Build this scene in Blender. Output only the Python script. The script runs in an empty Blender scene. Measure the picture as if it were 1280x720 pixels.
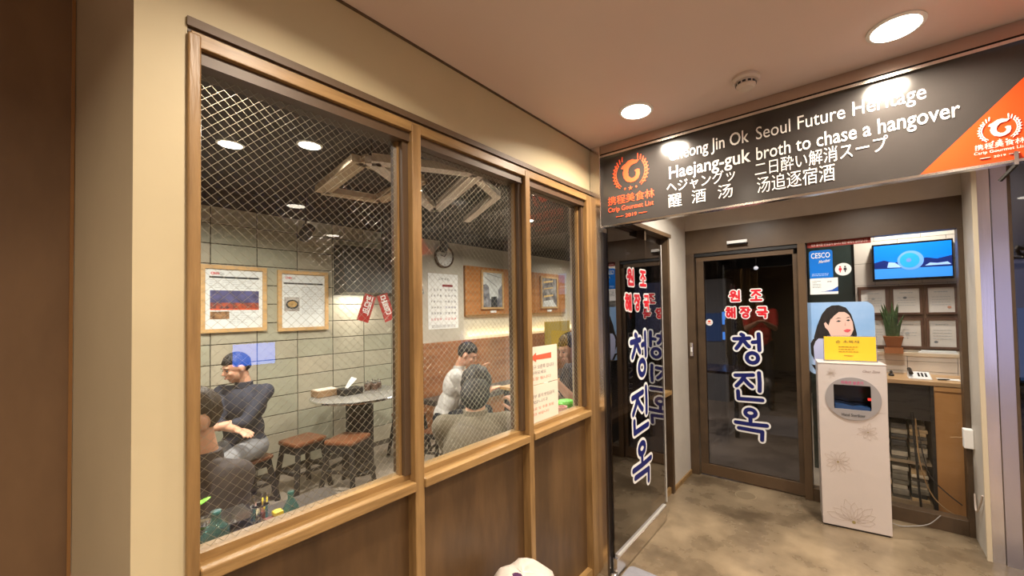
import bpy, bmesh, math, random
from mathutils import Vector, Matrix, Quaternion
random.seed(7)
SC = bpy.context.scene
COL = SC.collection
PI = math.pi

# ------------------------------------------------------------------ camera
cd = bpy.data.cameras.new('camera'); cam = bpy.data.objects.new('camera', cd); COL.objects.link(cam); SC.camera = cam
right = Vector((0.797502, 0.603032, -0.018544)); down = Vector((-0.029026, 0.007649, -0.999549)); fwd = Vector((-0.602618, 0.797681, 0.023604))
cam.matrix_world = Matrix(((right.x, -down.x, -fwd.x, 0.0), (right.y, -down.y, -fwd.y, 0.0), (right.z, -down.z, -fwd.z, 1.5), (0, 0, 0, 1)))
cd.sensor_width = 36.0; cd.lens = 496.14 / 1280 * 36; cd.shift_x = (640 - 686.74) / 1280; cd.shift_y = (375.85 - 360) / 1280
cd.clip_start = 0.02

# ------------------------------------------------------------------ world, exposure
w = bpy.data.worlds.new('world'); SC.world = w; w.use_nodes = True
w.node_tree.nodes['Background'].inputs[0].default_value = (0.9, 0.85, 0.8, 1); w.node_tree.nodes['Background'].inputs[1].default_value = 0.03
SC.view_settings.view_transform = 'Standard'; SC.view_settings.look = 'None'; SC.view_settings.gamma = 1; SC.view_settings.use_curve_mapping = False
SC.view_settings.exposure = 0.0
try:
    SC.cycles.max_bounces = 8; SC.cycles.transparent_max_bounces = 24; SC.cycles.sample_clamp_indirect = 4
    SC.cycles.caustics_reflective = False
except Exception: pass

WARM = (1.0, 0.83, 0.65); NEUT = (1.0, 0.92, 0.81); COOL = (0.55, 0.7, 1.0)
def area(name, loc, power, size, color, rot=(0, 0, 0), spread=150, sy=None):
    l = bpy.data.lights.new(name, 'AREA'); l.energy = power; l.color = color; l.spread = math.radians(spread)
    if sy: l.shape = 'RECTANGLE'; l.size = size; l.size_y = sy
    else: l.shape = 'DISK'; l.size = size
    o = bpy.data.objects.new(name, l); o.location = loc; o.rotation_euler = rot; COL.objects.link(o); return o
LOBBY_LIGHTS = [(-0.78, 1.74, 19), (0.152, 1.774, 19), (-0.62, 0.45, 15), (0.6, 0.35, 18), (-0.9, -0.9, 15), (1.3, 1.4, 22), (1.5, -1.0, 26), (0.4, -1.8, 26), (2.5, 0.4, 26), (2.4, 2.2, 22)]  # after the first two: unseen downlights, added to fill the lobby with light
ROOM_LIGHTS = [(-3.129, .787, 34), (-2.762, 1.108, 34), (-2.3, 2.9, 34), (-3.1, 3.7, 36), (-2.3, 4.9, 30), (-3.4, 5.9, 22), (-2.3, -0.3, 30), (-3.3, -0.2, 20)]

# ------------------------------------------------------------------ materials
MATS = {}
def mat(name, col, rough=0.5, metal=0.0, var=0.0, vscale=4.0, col2=None, bump=0.0, bscale=30.0, stretch=(1, 1, 1), emit=None, estr=0.0, coat=0.0, spec=0.5, rvar=0.0, sheen=0.0, sss=0.0):
    if name in MATS: return MATS[name]
    m = bpy.data.materials.new(name); m.use_nodes = True; nt = m.node_tree; N = nt.nodes; L = nt.links
    b = N['Principled BSDF']; b.inputs['Base Color'].default_value = (*col, 1); b.inputs['Roughness'].default_value = rough
    b.inputs['Metallic'].default_value = metal; b.inputs['Specular IOR Level'].default_value = spec
    if coat: b.inputs['Coat Weight'].default_value = coat; b.inputs['Coat Roughness'].default_value = 0.05
    if sheen: b.inputs['Sheen Weight'].default_value = sheen
    if sss: b.inputs['Subsurface Weight'].default_value = sss; b.inputs['Subsurface Scale'].default_value = 0.01
    tc = N.new('ShaderNodeTexCoord'); mp = N.new('ShaderNodeMapping'); mp.inputs['Scale'].default_value = stretch
    L.new(tc.outputs['Object'], mp.inputs['Vector'])
    if var or col2:
        n = N.new('ShaderNodeTexNoise'); n.inputs['Scale'].default_value = vscale; n.inputs['Detail'].default_value = 5; n.inputs['Roughness'].default_value = 0.6
        L.new(mp.outputs[0], n.inputs['Vector'])
        r = N.new('ShaderNodeValToRGB'); r.color_ramp.elements[0].position = 0.35; r.color_ramp.elements[1].position = 0.65
        c2 = col2 if col2 else tuple(min(1, c * (1 + var)) for c in col); c1 = tuple(c * (1 - var) for c in col)
        r.color_ramp.elements[0].color = (*c1, 1); r.color_ramp.elements[1].color = (*c2, 1)
        L.new(n.outputs['Fac'], r.inputs['Fac']); L.new(r.outputs['Color'], b.inputs['Base Color'])
        if rvar:
            mr = N.new('ShaderNodeMapRange'); mr.inputs['To Min'].default_value = max(0.02, rough - rvar); mr.inputs['To Max'].default_value = rough + rvar
            L.new(n.outputs['Fac'], mr.inputs['Value']); L.new(mr.outputs[0], b.inputs['Roughness'])
    if bump:
        n2 = N.new('ShaderNodeTexNoise'); n2.inputs['Scale'].default_value = bscale; n2.inputs['Detail'].default_value = 4
        L.new(mp.outputs[0], n2.inputs['Vector']); bp = N.new('ShaderNodeBump'); bp.inputs['Strength'].default_value = bump; bp.inputs['Distance'].default_value = 0.01
        L.new(n2.outputs['Fac'], bp.inputs['Height']); L.new(bp.outputs[0], b.inputs['Normal'])
    if emit: b.inputs['Emission Color'].default_value = (*emit, 1); b.inputs['Emission Strength'].default_value = estr
    MATS[name] = m; return m

def glass(name, tint, refl=1.7, ior=1.5, grime=0.0, grime_col=(0.5, 0.5, 0.5)):
    """thin architectural glass: clear transmission with a fresnel reflection on the outward faces"""
    m = bpy.data.materials.new(name); m.use_nodes = True; nt = m.node_tree; N = nt.nodes; L = nt.links; N.clear()
    out = N.new('ShaderNodeOutputMaterial'); tr = N.new('ShaderNodeBsdfTransparent'); tr.inputs[0].default_value = (*tint, 1)
    gl = N.new('ShaderNodeBsdfGlossy'); gl.inputs['Roughness'].default_value = 0.0; gl.inputs['Color'].default_value = (1, 1, 1, 1)
    fr = N.new('ShaderNodeFresnel'); fr.inputs['IOR'].default_value = ior
    ge = N.new('ShaderNodeNewGeometry'); inv = N.new('ShaderNodeMath'); inv.operation = 'SUBTRACT'; inv.inputs[0].default_value = 1.0
    L.new(ge.outputs['Backfacing'], inv.inputs[1])
    mu = N.new('ShaderNodeMath'); mu.operation = 'MULTIPLY'; L.new(fr.outputs[0], mu.inputs[0]); L.new(inv.outputs[0], mu.inputs[1])
    mu2 = N.new('ShaderNodeMath'); mu2.operation = 'MULTIPLY'; mu2.use_clamp = True; mu2.inputs[1].default_value = refl; L.new(mu.outputs[0], mu2.inputs[0])
    mx = N.new('ShaderNodeMixShader'); L.new(mu2.outputs[0], mx.inputs[0]); L.new(tr.outputs[0], mx.inputs[1]); L.new(gl.outputs[0], mx.inputs[2])
    last = mx
    if grime:
        df = N.new('ShaderNodeBsdfDiffuse'); df.inputs[0].default_value = (*grime_col, 1); m2 = N.new('ShaderNodeMixShader'); m2.inputs[0].default_value = grime
        L.new(mx.outputs[0], m2.inputs[1]); L.new(df.outputs[0], m2.inputs[2]); last = m2
    L.new(last.outputs[0], out.inputs[0]); MATS[name] = m; return m

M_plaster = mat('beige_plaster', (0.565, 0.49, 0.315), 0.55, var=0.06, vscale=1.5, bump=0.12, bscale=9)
M_return = mat('return_plaster', (0.46, 0.39, 0.26), 0.6, var=0.06, vscale=1.5, bump=0.1, bscale=9)  # the beige plaster again in a darker tone, for the wall return
M_grayplaster = mat('grey_plaster', (0.50, 0.46, 0.40), 0.6, var=0.07, vscale=3, bump=0.1, bscale=12)
M_ceiling = mat('ceiling_paint', (0.76, 0.635, 0.60), 0.55, var=0.02, vscale=0.8)
M_rust = mat('brown_panel', (0.15, 0.085, 0.045), 0.45, col2=(0.21, 0.125, 0.065), var=0.15, vscale=3, stretch=(1, 1, 0.35), bump=0.08, bscale=6)
M_oak = mat('stained_oak', (0.235, 0.135, 0.05), 0.38, col2=(0.33, 0.20, 0.078), var=0.12, vscale=6, stretch=(6, 6, 0.6), bump=0.1, bscale=30)
M_oakh = mat('stained_oak_rail', (0.27, 0.16, 0.06), 0.38, col2=(0.38, 0.235, 0.092), var=0.12, vscale=6, stretch=(6, 0.6, 6), bump=0.1, bscale=30)
M_oakdark = mat('dark_frame_edge', (0.09, 0.055, 0.03), 0.45, var=0.1)
M_wains = mat('wainscot_wood', (0.085, 0.047, 0.021), 0.36, col2=(0.125, 0.07, 0.03), var=0.18, vscale=3.5, stretch=(1, 2.5, 0.5), bump=0.06, bscale=8)
M_bronze = mat('bronze_frame', (0.070, 0.044, 0.025), 0.4, col2=(0.095, 0.060, 0.033), var=0.1, vscale=6)
M_bronze2 = mat('bronze_rail', (0.11, 0.068, 0.037), 0.35, var=0.08)
M_steel = mat('brushed_steel', (0.80, 0.76, 0.71), 0.22, 1.0, var=0.05, vscale=20, stretch=(8, 8, .2))
M_steeld = mat('dark_steel', (0.22, 0.20, 0.19), 0.3, 1.0)
M_floor = mat('polished_concrete', (0.135, 0.098, 0.060), 0.28, col2=(0.30, 0.228, 0.145), var=0.28, vscale=2.3, rvar=0.1, bump=0.03, bscale=5)
M_roomfloor = mat('room_floor', (0.24, 0.20, 0.16), 0.4, col2=(0.32, 0.27, 0.22), var=0.1, vscale=2)
M_signblk = mat('sign_black', (0.042, 0.039, 0.038), 0.17, var=0.1, vscale=2, spec=0.7)
M_signred = mat('sign_red', (0.85, 0.075, 0.015), 0.3)
M_white = mat('print_white', (0.85, 0.85, 0.83), 0.5)
M_orange = mat('print_orange', (0.9, 0.10, 0.03), 0.5)
M_navy = mat('print_navy', (0.004, 0.010, 0.125), 0.4)
M_redp = mat('print_red', (0.66, 0.012, 0.025), 0.4)
M_black = mat('matte_black', (0.012, 0.011, 0.011), 0.5)
M_blackg = mat('gloss_black', (0.012, 0.011, 0.011), 0.2)
M_tile = [mat('wall_tile_%s' % c, col, 0.32, var=0.05, vscale=5) for c, col in zip(('grey', 'green', 'warm'), ((0.41, 0.385, 0.295), (0.38, 0.375, 0.285), (0.44, 0.40, 0.305)))]
M_grout = mat('dark_grout', (0.09, 0.08, 0.065), 0.8)
M_conc = mat('light_wall', (0.50, 0.46, 0.38), 0.6, var=0.06, vscale=4)
M_dark = mat('dark_ceiling', (0.016, 0.016, 0.018), 0.7, var=0.1)
M_cherry = mat('cherry_panel', (0.42, 0.17, 0.05), 0.4, col2=(0.52, 0.23, 0.075), var=0.1, vscale=4, stretch=(1, 0.5, 4))
M_bench = mat('bench_wood', (0.27, 0.105, 0.04), 0.4, col2=(0.36, 0.15, 0.06), var=0.12, vscale=4, stretch=(1, 0.5, 4))
M_pine = mat('pine_frame', (0.56, 0.34, 0.14), 0.45, col2=(0.66, 0.42, 0.19), var=0.08, vscale=8, stretch=(4, .6, 4))
M_paper = mat('paper', (0.74, 0.77, 0.76), 0.6)
M_paperw = mat('warm_paper', (0.78, 0.70, 0.58), 0.6)
M_ink = mat('ink_grey', (0.22, 0.23, 0.24), 0.7); M_inkl = mat('ink_light', (0.48, 0.50, 0.50), 0.7)
M_darkink = mat('ink_dark', (0.03, 0.035, 0.04), 0.6)
M_skin = mat('skin', (0.60, 0.32, 0.21), 0.5, var=0.04, vscale=9, sss=0.08)
M_hair = mat('black_hair', (0.014, 0.010, 0.009), 0.6, var=0.3, vscale=60, stretch=(1, 1, .2), bump=0.6, bscale=90)
M_hairb = mat('brown_hair', (0.032, 0.018, 0.010), 0.6, var=0.3, vscale=60, stretch=(1, 1, .2), bump=0.6, bscale=90)
M_chrome = mat('chrome', (0.8, 0.8, 0.8), 0.12, 1.0)
M_seat = mat('orange_brown_vinyl', (0.17, 0.062, 0.026), 0.35, var=0.12, vscale=12)
M_tabletop = mat('grey_tabletop', (0.23, 0.22, 0.20), 0.2, var=0.08, vscale=8)
M_tealg = glass('teal_glass', (0.45, 0.75, 0.73), 2.5, grime=0.22, grime_col=(0.12, 0.34, 0.36))
M_clearg = glass('clear_glass', (0.8, 0.82, 0.82), 2.5)
G_win = glass('wired_window_glass', (0.96, 0.97, 0.96), 1.5)
G_door = glass('tinted_door_glass', (0.45, 0.44, 0.45), 1.0)
G_panel = glass('tinted_panel_glass', (0.45, 0.43, 0.43), 2.4)
G_clear = glass('shop_glass', (0.96, 0.96, 0.96), 0.8)

# ------------------------------------------------------------------ builders
def setp(o, label=None, cat=None, group=None, kind=None):
    if label: o['label'] = label
    if cat: o['category'] = cat
    if group: o['group'] = group
    if kind: o['kind'] = kind
    return o
def thing(name, label, cat, loc, group=None, kind=None):
    o = bpy.data.objects.new(name, None); o.location = loc; o.empty_display_size = 0.05; COL.objects.link(o)
    return setp(o, label, cat, group, kind)
def struct(name, loc=(0, 0, 0)):
    return thing(name, None, None, loc, None, 'structure')
def wloc(o):
    v = Vector((0, 0, 0))
    while o is not None: v += Vector(o.location); o = o.parent
    return v
class MB:
    def __init__(s): s.v = []; s.f = []; s.mi = []; s.m = 0
    def add(s, vs, fs):
        k = len(s.v); s.v += [tuple(p) for p in vs]; s.f += [tuple(i + k for i in f) for f in fs]; s.mi += [s.m] * len(fs); return s
    def box(s, x0, x1, y0, y1, z0, z1):
        x0, x1 = sorted((x0, x1)); y0, y1 = sorted((y0, y1)); z0, z1 = sorted((z0, z1))
        return s.add([(x0, y0, z0), (x1, y0, z0), (x1, y1, z0), (x0, y1, z0), (x0, y0, z1), (x1, y0, z1), (x1, y1, z1), (x0, y1, z1)],
                     [(0, 3, 2, 1), (4, 5, 6, 7), (0, 1, 5, 4), (1, 2, 6, 5), (2, 3, 7, 6), (3, 0, 4, 7)])
    def bar(s, a, b, w, h=None, up=(0, 0, 1)):
        a = Vector(a); b = Vector(b); h = h or w; d = (b - a).normalized(); u = Vector(up)
        if abs(d.dot(u)) > 0.99: u = Vector((1, 0, 0))
        r = d.cross(u).normalized(); u = r.cross(d).normalized(); vs = []
        for p in (a, b):
            for sx, sy in ((-1, -1), (1, -1), (1, 1), (-1, 1)): vs.append(p + r * (sx * w / 2) + u * (sy * h / 2))
        return s.add(vs, [(3, 2, 1, 0), (4, 5, 6, 7), (0, 1, 5, 4), (1, 2, 6, 5), (2, 3, 7, 6), (3, 0, 4, 7)])
    def tube(s, pts, rs, n=10, cap=True):
        pts = [Vector(p) for p in pts]
        if not isinstance(rs, (list, tuple)): rs = [rs] * len(pts)
        k = len(pts); vs = []; prev = None
        for i, p in enumerate(pts):
            d = (pts[min(i + 1, k - 1)] - pts[max(i - 1, 0)]).normalized()
            if prev is None:
                u = Vector((0, 0, 1)) if abs(d.z) < 0.9 else Vector((1, 0, 0)); r = d.cross(u).normalized()
            else: r = (prev - d * prev.dot(d)).normalized()
            prev = r; u = d.cross(r)
            for j in range(n):
                a = 2 * PI * j / n; vs.append(p + (r * math.cos(a) + u * math.sin(a)) * rs[i])
        fs = [(i * n + j, i * n + (j + 1) % n, (i + 1) * n + (j + 1) % n, (i + 1) * n + j) for i in range(k - 1) for j in range(n)]
        if cap: fs += [tuple(range(n))[::-1], tuple((k - 1) * n + j for j in range(n))]
        return s.add(vs, fs)
    def lathe(s, prof, c=(0, 0, 0), n=20, axis='z'):
        vs = []; k = len(prof)
        for (r, h) in prof:
            for j in range(n):
                a = 2 * PI * j / n; x, y = r * math.cos(a), r * math.sin(a)
                p = (x, y, h) if axis == 'z' else ((h, x, y) if axis == 'x' else (y, h, x))
                vs.append((p[0] + c[0], p[1] + c[1], p[2] + c[2]))
        fs = [(i * n + j, i * n + (j + 1) % n, (i + 1) * n + (j + 1) % n, (i + 1) * n + j) for i in range(k - 1) for j in range(n)]
        fs += [tuple(range(n))[::-1], tuple((k - 1) * n + j for j in range(n))]
        return s.add(vs, fs)
    def ell(s, c, r, n=14, m=9, rot=None):
        c = Vector(c); vs = []; 
        for i in range(m + 1):
            t = PI * i / m
            for j in range(n):
                a = 2 * PI * j / n; v = Vector((math.sin(t) * math.cos(a) * r[0], math.sin(t) * math.sin(a) * r[1], math.cos(t) * r[2]))
                if rot is not None: v = rot @ v
                vs.append(c + v)
        fs = [(i * n + j, (i + 1) * n + j, (i + 1) * n + (j + 1) % n, i * n + (j + 1) % n) for i in range(m) for j in range(n)]
        return s.add(vs, fs)
    def caps(s, pts, rs, n=12):
        if not isinstance(rs, (list, tuple)): rs = [rs] * len(pts)
        for i in range(len(pts) - 1): s.tube([pts[i], pts[i + 1]], [rs[i], rs[i + 1]], n)
        for p, r in zip(pts, rs): s.ell(p, (r, r, r), n, 8)
        return s
    def prism(s, poly, P, t0, t1):
        k = len(poly); vs = [P(u, v, t0) for u, v in poly] + [P(u, v, t1) for u, v in poly]
        return s.add(vs, [tuple(range(k))[::-1], tuple(range(k, 2 * k))] + [(i, (i + 1) % k, k + (i + 1) % k, k + i) for i in range(k)])
    def build(s, name, m, parent=None, smooth=False, bevel=0, sub=0, remesh=0, sm_it=0, fix=True):
        off = wloc(parent) if parent else Vector((0, 0, 0))
        me = bpy.data.meshes.new(name); me.from_pydata([tuple(Vector(p) - off) for p in s.v], [], s.f)
        for mm in (m if isinstance(m, (list, tuple)) else [m]): me.materials.append(mm)
        me.polygons.foreach_set('material_index', s.mi)
        if fix:
            bm = bmesh.new(); bm.from_mesh(me); bmesh.ops.remove_doubles(bm, verts=bm.verts, dist=1e-6) if not remesh else None
            bmesh.ops.recalc_face_normals(bm, faces=bm.faces); bm.to_mesh(me); bm.free()
        if smooth:
            me.polygons.foreach_set('use_smooth', [True] * len(me.polygons))
        o = bpy.data.objects.new(name, me); COL.objects.link(o)
        if parent: o.parent = parent
        if remesh:
            r = o.modifiers.new('r', 'REMESH'); r.mode = 'VOXEL'; r.voxel_size = remesh; r.use_smooth_shade = True
            if sm_it: q = o.modifiers.new('s', 'SMOOTH'); q.factor = 0.5; q.iterations = sm_it
        if bevel: b = o.modifiers.new('b', 'BEVEL'); b.width = bevel; b.segments = 2; b.limit_method = 'ANGLE'
        if sub: q = o.modifiers.new('u', 'SUBSURF'); q.levels = sub; q.render_levels = sub
        if smooth and not remesh:
            try: me.set_sharp_from_angle(angle=math.radians(40))
            except Exception: pass
        return o
def B(name, m, b, parent=None, bevel=0, **k): return MB().box(*b).build(name, m, parent, bevel=bevel, **k)
def dup(root, loc, rotz=0.0, label=None, group=None):
    r = root.copy(); COL.objects.link(r); r.location = loc; r.rotation_euler = (0, 0, rotz)
    if label: r['label'] = label
    if group: r['group'] = group
    for ch in list(root.children):
        c = ch.copy(); COL.objects.link(c); c.parent = r
        for g in ch.children: d = g.copy(); COL.objects.link(d); d.parent = c
    return r
# planes: map (u, v, offset towards the viewer) to the world
def PY(y): return lambda u, v, t=0.0: (u, y - t, v)                # faces -Y, u = X
def PX(x): return lambda u, v, t=0.0: (x + t, u, v)                # faces +X, u = Y
def text(name, body, P, u0, u1, v0, v1, m, parent, off=0.0, t=(0.0005, 0.0015), shear=0.0, rot=0.0, solid=False):
    """lettering fitted into a box on a plane; off thickens the strokes"""
    c = bpy.data.curves.new('t', 'FONT'); c.body = body; c.resolution_u = 3; c.shear = shear
    o = bpy.data.objects.new('t', c); COL.objects.link(o)
    def ev():
        bpy.context.view_layer.update()
        return o.evaluated_get(bpy.context.evaluated_depsgraph_get()).to_mesh()
    me = ev(); xs = [q.co.x for q in me.vertices]; ys = [q.co.y for q in me.vertices]
    a0, a1, b0, b1 = min(xs), max(xs), min(ys), max(ys)
    if off: c.offset = off; me = ev()
    co = [(q.co.x, q.co.y) for q in me.vertices]; fs = [tuple(p.vertices) for p in me.polygons]
    mbb = MB(); cu, cv = (u0 + u1) / 2, (v0 + v1) / 2; cr, sr = math.cos(rot), math.sin(rot); pts = []
    for x, y in co:
        u = u0 + (x - a0) / (a1 - a0) * (u1 - u0) - cu; v = v0 + (y - b0) / (b1 - b0) * (v1 - v0) - cv
        pts.append((cu + u * cr - v * sr, cv + u * sr + v * cr))
    mbb.add([P(u, v, t[1]) for u, v in pts], fs)
    bpy.data.objects.remove(o); bpy.data.curves.remove(c)
    ob = mbb.build(name, m, parent, fix=False)
    me = ob.data; nrm = Vector(P(0, 0, 1)) - Vector(P(0, 0, 0))
    if len(me.polygons) and me.polygons[0].normal.dot(nrm) < 0: me.flip_normals()
    return ob
def stroke(mb, pts, w, P, t0, t1, n=12):
    """a round-ended flat stroke of a brush letter"""
    for i in range(len(pts) - 1):
        a = Vector(pts[i]); b = Vector(pts[i + 1]); d = (b - a); ang = math.atan2(d.y, d.x); poly = []
        for j in range(n // 2 + 1): q = ang + PI / 2 + PI * j / (n // 2); poly.append((a.x + math.cos(q) * w, a.y + math.sin(q) * w))
        for j in range(n // 2 + 1): q = ang - PI / 2 + PI * j / (n // 2); poly.append((b.x + math.cos(q) * w, b.y + math.sin(q) * w))
        mb.prism(poly, P, t0 + i * 2e-5, t1 + i * 2e-5)
def ringpts(cx, cy, rx, ry, n=16, a0=0, a1=2 * PI): return [(cx + rx * math.cos(a0 + (a1 - a0) * i / n), cy + ry * math.sin(a0 + (a1 - a0) * i / n)) for i in range(n + 1)]
def flat(name, poly, P, m, parent, t=0.002, t0=0.0): return MB().prism(poly, P, t0, t).build(name, m, parent)
def rect(u0, u1, v0, v1): return [(u0, v0), (u1, v0), (u1, v1), (u0, v1)]
def rrect(u0, u1, v0, v1, r, corners=(1, 1, 1, 1), n=5):
    out = []
    for k, (cx, cy, a) in enumerate(((u0 + r, v0 + r, PI), (u1 - r, v0 + r, 1.5 * PI), (u1 - r, v1 - r, 0), (u0 + r, v1 - r, PI / 2))):
        if corners[k]: out += [(cx + r * math.cos(a + PI / 2 * i / n), cy + r * math.sin(a + PI / 2 * i / n)) for i in range(n + 1)]
        else: out.append(((u0, v0), (u1, v0), (u1, v1), (u0, v1))[k])
    return out
def dashes(mb, P, u0, u1, v0, v1, rows, t=0.0035, h=0.4, gap=0.25, t0=0.0005):
    """rows of print too small to read"""
    rnd = random.Random(int(abs(u0 * 977 + v0 * 331) * 100))
    dv = (v1 - v0) / rows
    for r in range(rows):
        v = v1 - (r + 0.5) * dv; u = u0; end = u1 - (0 if rnd.random() > 0.3 else (u1 - u0) * rnd.uniform(0.1, 0.5))
        while u < end:
            l = (u1 - u0) * rnd.uniform(0.06, 0.2); e = min(end, u + l); mb.prism(rect(u, e, v - dv * h / 2, v + dv * h / 2), P, t0, t); u = e + (u1 - u0) * 0.03 * (1 + gap)

# ================================================================== SETTING
HC = 2.437
B('floor', M_floor, (-1.30, 3.4, -3.2, 4.0, -0.05, 0.0)).__setitem__('kind', 'structure')
o = B('floor_room', M_roomfloor, (-4.4, -1.30, -3.2, 8.2, -0.05, 0.0)); o.name = 'floor'; o['kind'] = 'structure'
o = B('floor', M_roomfloor, (-1.30, 3.4, 4.0, 8.2, -0.05, -0.0)); o['kind'] = 'structure'
o = B('ceiling', M_ceiling, (-1.19, 3.4, -3.2, 3.68, HC, HC + 0.05)); o['kind'] = 'structure'
o = B('ceiling', M_dark, (-4.4, -1.20, -3.2, 8.2, 2.6, 2.65)); o['kind'] = 'structure'
o = B('ceiling', M_dark, (-1.20, 3.4, 3.70, 8.2, 2.6, 2.65)); o['kind'] = 'structure'
# left wall with the window opening
wl = struct('wall_left')
MB().box(-1.34, -1.19, 0.135, 0.22, 0, HC).box(-1.34, -1.19, 0.22, 2.0, 2.187, HC).box(-1.34, -1.19, 1.990, 2.06, 0, 2.187).build('plaster', M_plaster, wl)
MB().box(-1.34, -1.20, 0.20, 3.85, HC + .055, 2.6).build('header', M_dark, wl)
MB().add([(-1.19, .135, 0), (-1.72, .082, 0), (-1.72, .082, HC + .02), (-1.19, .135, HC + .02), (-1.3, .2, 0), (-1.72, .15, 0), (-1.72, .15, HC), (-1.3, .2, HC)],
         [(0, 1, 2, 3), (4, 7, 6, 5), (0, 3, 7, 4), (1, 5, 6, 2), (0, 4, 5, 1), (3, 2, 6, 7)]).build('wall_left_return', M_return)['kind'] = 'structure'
MB().box(-1.19, -1.183, 0.135, 2.0, HC - 0.006, HC + 0.001).build('shadow_joint', M_oakdark, wl)
wv = struct('wall_left_vestibule')
MB().box(-1.34, -1.19, 3.205, 3.80, 0, HC).box(-1.34, -1.19, 2.06, 3.205, 2.10, HC).build('plaster', M_grayplaster, wv)
o = B('baseboard_left', M_oak, (-1.19, -1.178, 3.21, 3.67, 0, 0.035)); o['kind'] = 'structure'
# brown panel beside the beige wall
wp = struct('wall_left_panel')
MB().box(-1.80, -1.72, -3.2, 0.078, 0, HC + 0.1).build('panel', M_rust, wp)
B('edge_highlight', mat('edge_highlight_brown', (0.30, 0.15, 0.05), 0.35), (-1.722, -1.712, 0.0745, 0.0815, 0, HC), wp)  # lighter edge of the panel; its highlight is put into the colour
o = B('ceiling', M_ceiling, (-1.8, -1.19, -3.2, 0.135, HC, HC + .05)); o['kind'] = 'structure'
# far lobby walls (behind and beside the camera)
o = B('wall_lobby_side', M_plaster, (3.4, 3.5, -3.2, 4.0, 0, HC + 0.1)); o['kind'] = 'structure'
o = B('wall_lobby_rear', M_plaster, (-1.9, 3.5, -3.3, -3.2, 0, HC + 0.1)); o['kind'] = 'structure'

# ---------------- big window 1
win = struct('window_1', (-1.19, 1.1, 0.93))
GX = -1.236
MB().box(-1.215, -1.183, 0.219, 1.990, 2.166, 2.187).build('head_trim', mat('head_brown', (0.13, 0.085, 0.05), .5, var=.1), win)
MB().box(-1.215, -1.192, 0.219, 1.990, 2.156, 2.166).build('shadow_gap', M_oakdark, win)
MB().box(-1.27, -1.181, 0.225, 1.985, 2.122, 2.156).build('head_rail', M_oakh, win, bevel=.002)
MB().box(-1.275, -1.195, 0.245, 1.96, 2.09, 2.122).build('head_stop', M_oakdark, win)
posts = [(0.2195, 0.243), (0.797, 0.833), (1.393, 1.426), (1.93, 1.988)]
for a, b in posts: MB().box(-1.27, -1.179, a, b, 0.0, 2.150).build('post', M_oak, win, bevel=.003)
panes = [(0.243, 0.797), (0.833, 1.393), (1.426, 1.93)]
M_wire = mat('wire', (0.42, 0.39, 0.31), 0.35, 0.9)
for k, (a, b) in enumerate(panes):
    MB().box(-1.29, -1.172, a, b, 0.900, 0.931).build('sill', M_oakh, win, bevel=.003)
    MB().box(-1.265, -1.215, a, b, 0.931, 0.951).build('glazing_bead', M_oakh, win)
    MB().box(-1.275, -1.205, b - 0.022, b, 0.951, 2.122).build('glazing_bead', M_oakdark, win)
    MB().box(-1.247, -1.225, b - 0.030, b - 0.022, 0.951, 2.10).build('glazing_bead', M_oak, win)
    gpn = MB().box(GX - 0.004, GX + 0.003, a, b - 0.02, 0.951, 2.09).build('glass_pane', G_win, win)
    wm = MB(); y0, y1, z0, z1 = a, b - 0.022, 0.951, 2.09; st = 0.0248
    n = int((y1 - y0 + z1 - z0) / st) + 2
    for sgn in (1, -1):
        for i in range(n):
            c = (z0 - (y1 - y0) if sgn > 0 else z0) + i * st + 0.006
            # z = c + sgn*(y-y0)
            pa = max(y0, y0 + (z0 - c) * sgn) if sgn > 0 else max(y0, y0 + (c - z1)); pb = min(y1, y0 + (z1 - c)) if sgn > 0 else min(y1, y0 + (c - z0))
            if pb - pa < 0.003: continue
            wm.bar((GX, pa, c + sgn * (pa - y0)), (GX, pb, c + sgn * (pb - y0)), 0.00062, 0.00062, up=(1, 0, 0))
    wm.build('wire_mesh', M_wire, gpn, fix=False)['kind'] = 'stuff'
wsc = struct('trim_1')
for a, b in panes:
    MB().box(-1.26, -1.222, a, b, 0.0, 0.900).build('wainscot_panel', M_wains, wsc)
    MB().box(-1.222, -1.190, a, b, 0.0, 0.045).build('base_rail', M_oakh, wsc)

# ---------------- window 2 in the vestibule, behind the open glass panel
w2 = struct('window_2', (-1.19, 2.6, 0.82))
MB().box(-1.27, -1.155, 2.06, 3.205, 2.07, 2.10).build('head_rail', M_bronze2, w2)
for a, b in ((2.06, 2.10), (2.71, 2.735), (3.165, 3.205)): MB().box(-1.27, -1.172, a, b, 0, 2.07).build('post', M_bronze, w2)
MB().box(-1.28, -1.165, 2.10, 3.165, 0.80, 0.83).build('sill', M_oakh, w2)
MB().box(-1.26, -1.225, 2.10, 3.165, 0, 0.80).build('wainscot_panel', M_wains, w2)
MB().box(-1.21, -1.19, 2.10, 3.165, 0, 0.05).build('base_rail', M_oakh, w2)
for a, b in ((2.10, 2.71), (2.735, 3.165)): MB().box(-1.238, -1.231, a, b, 0.83, 2.07).build('glass_pane', G_panel, w2)
# ---------------- steel corner post
cp = thing('corner_post', 'tall brushed steel corner post between the beige window wall and the black glass panel', 'post', (-1.15, 2.0, 0))
MB().box(-1.187, -1.118, 1.982, 2.03, 0, HC).build('post_casing', M_steel, cp, bevel=.003)
MB().box(-1.118, -1.106, 1.975, 2.035, 0, 1.955).build('hinge_strip', M_steeld, cp)
MB().box(-1.118, -1.090, 1.955, 1.998, 1.93, 1.955).build('hinge', M_chrome, cp)

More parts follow.
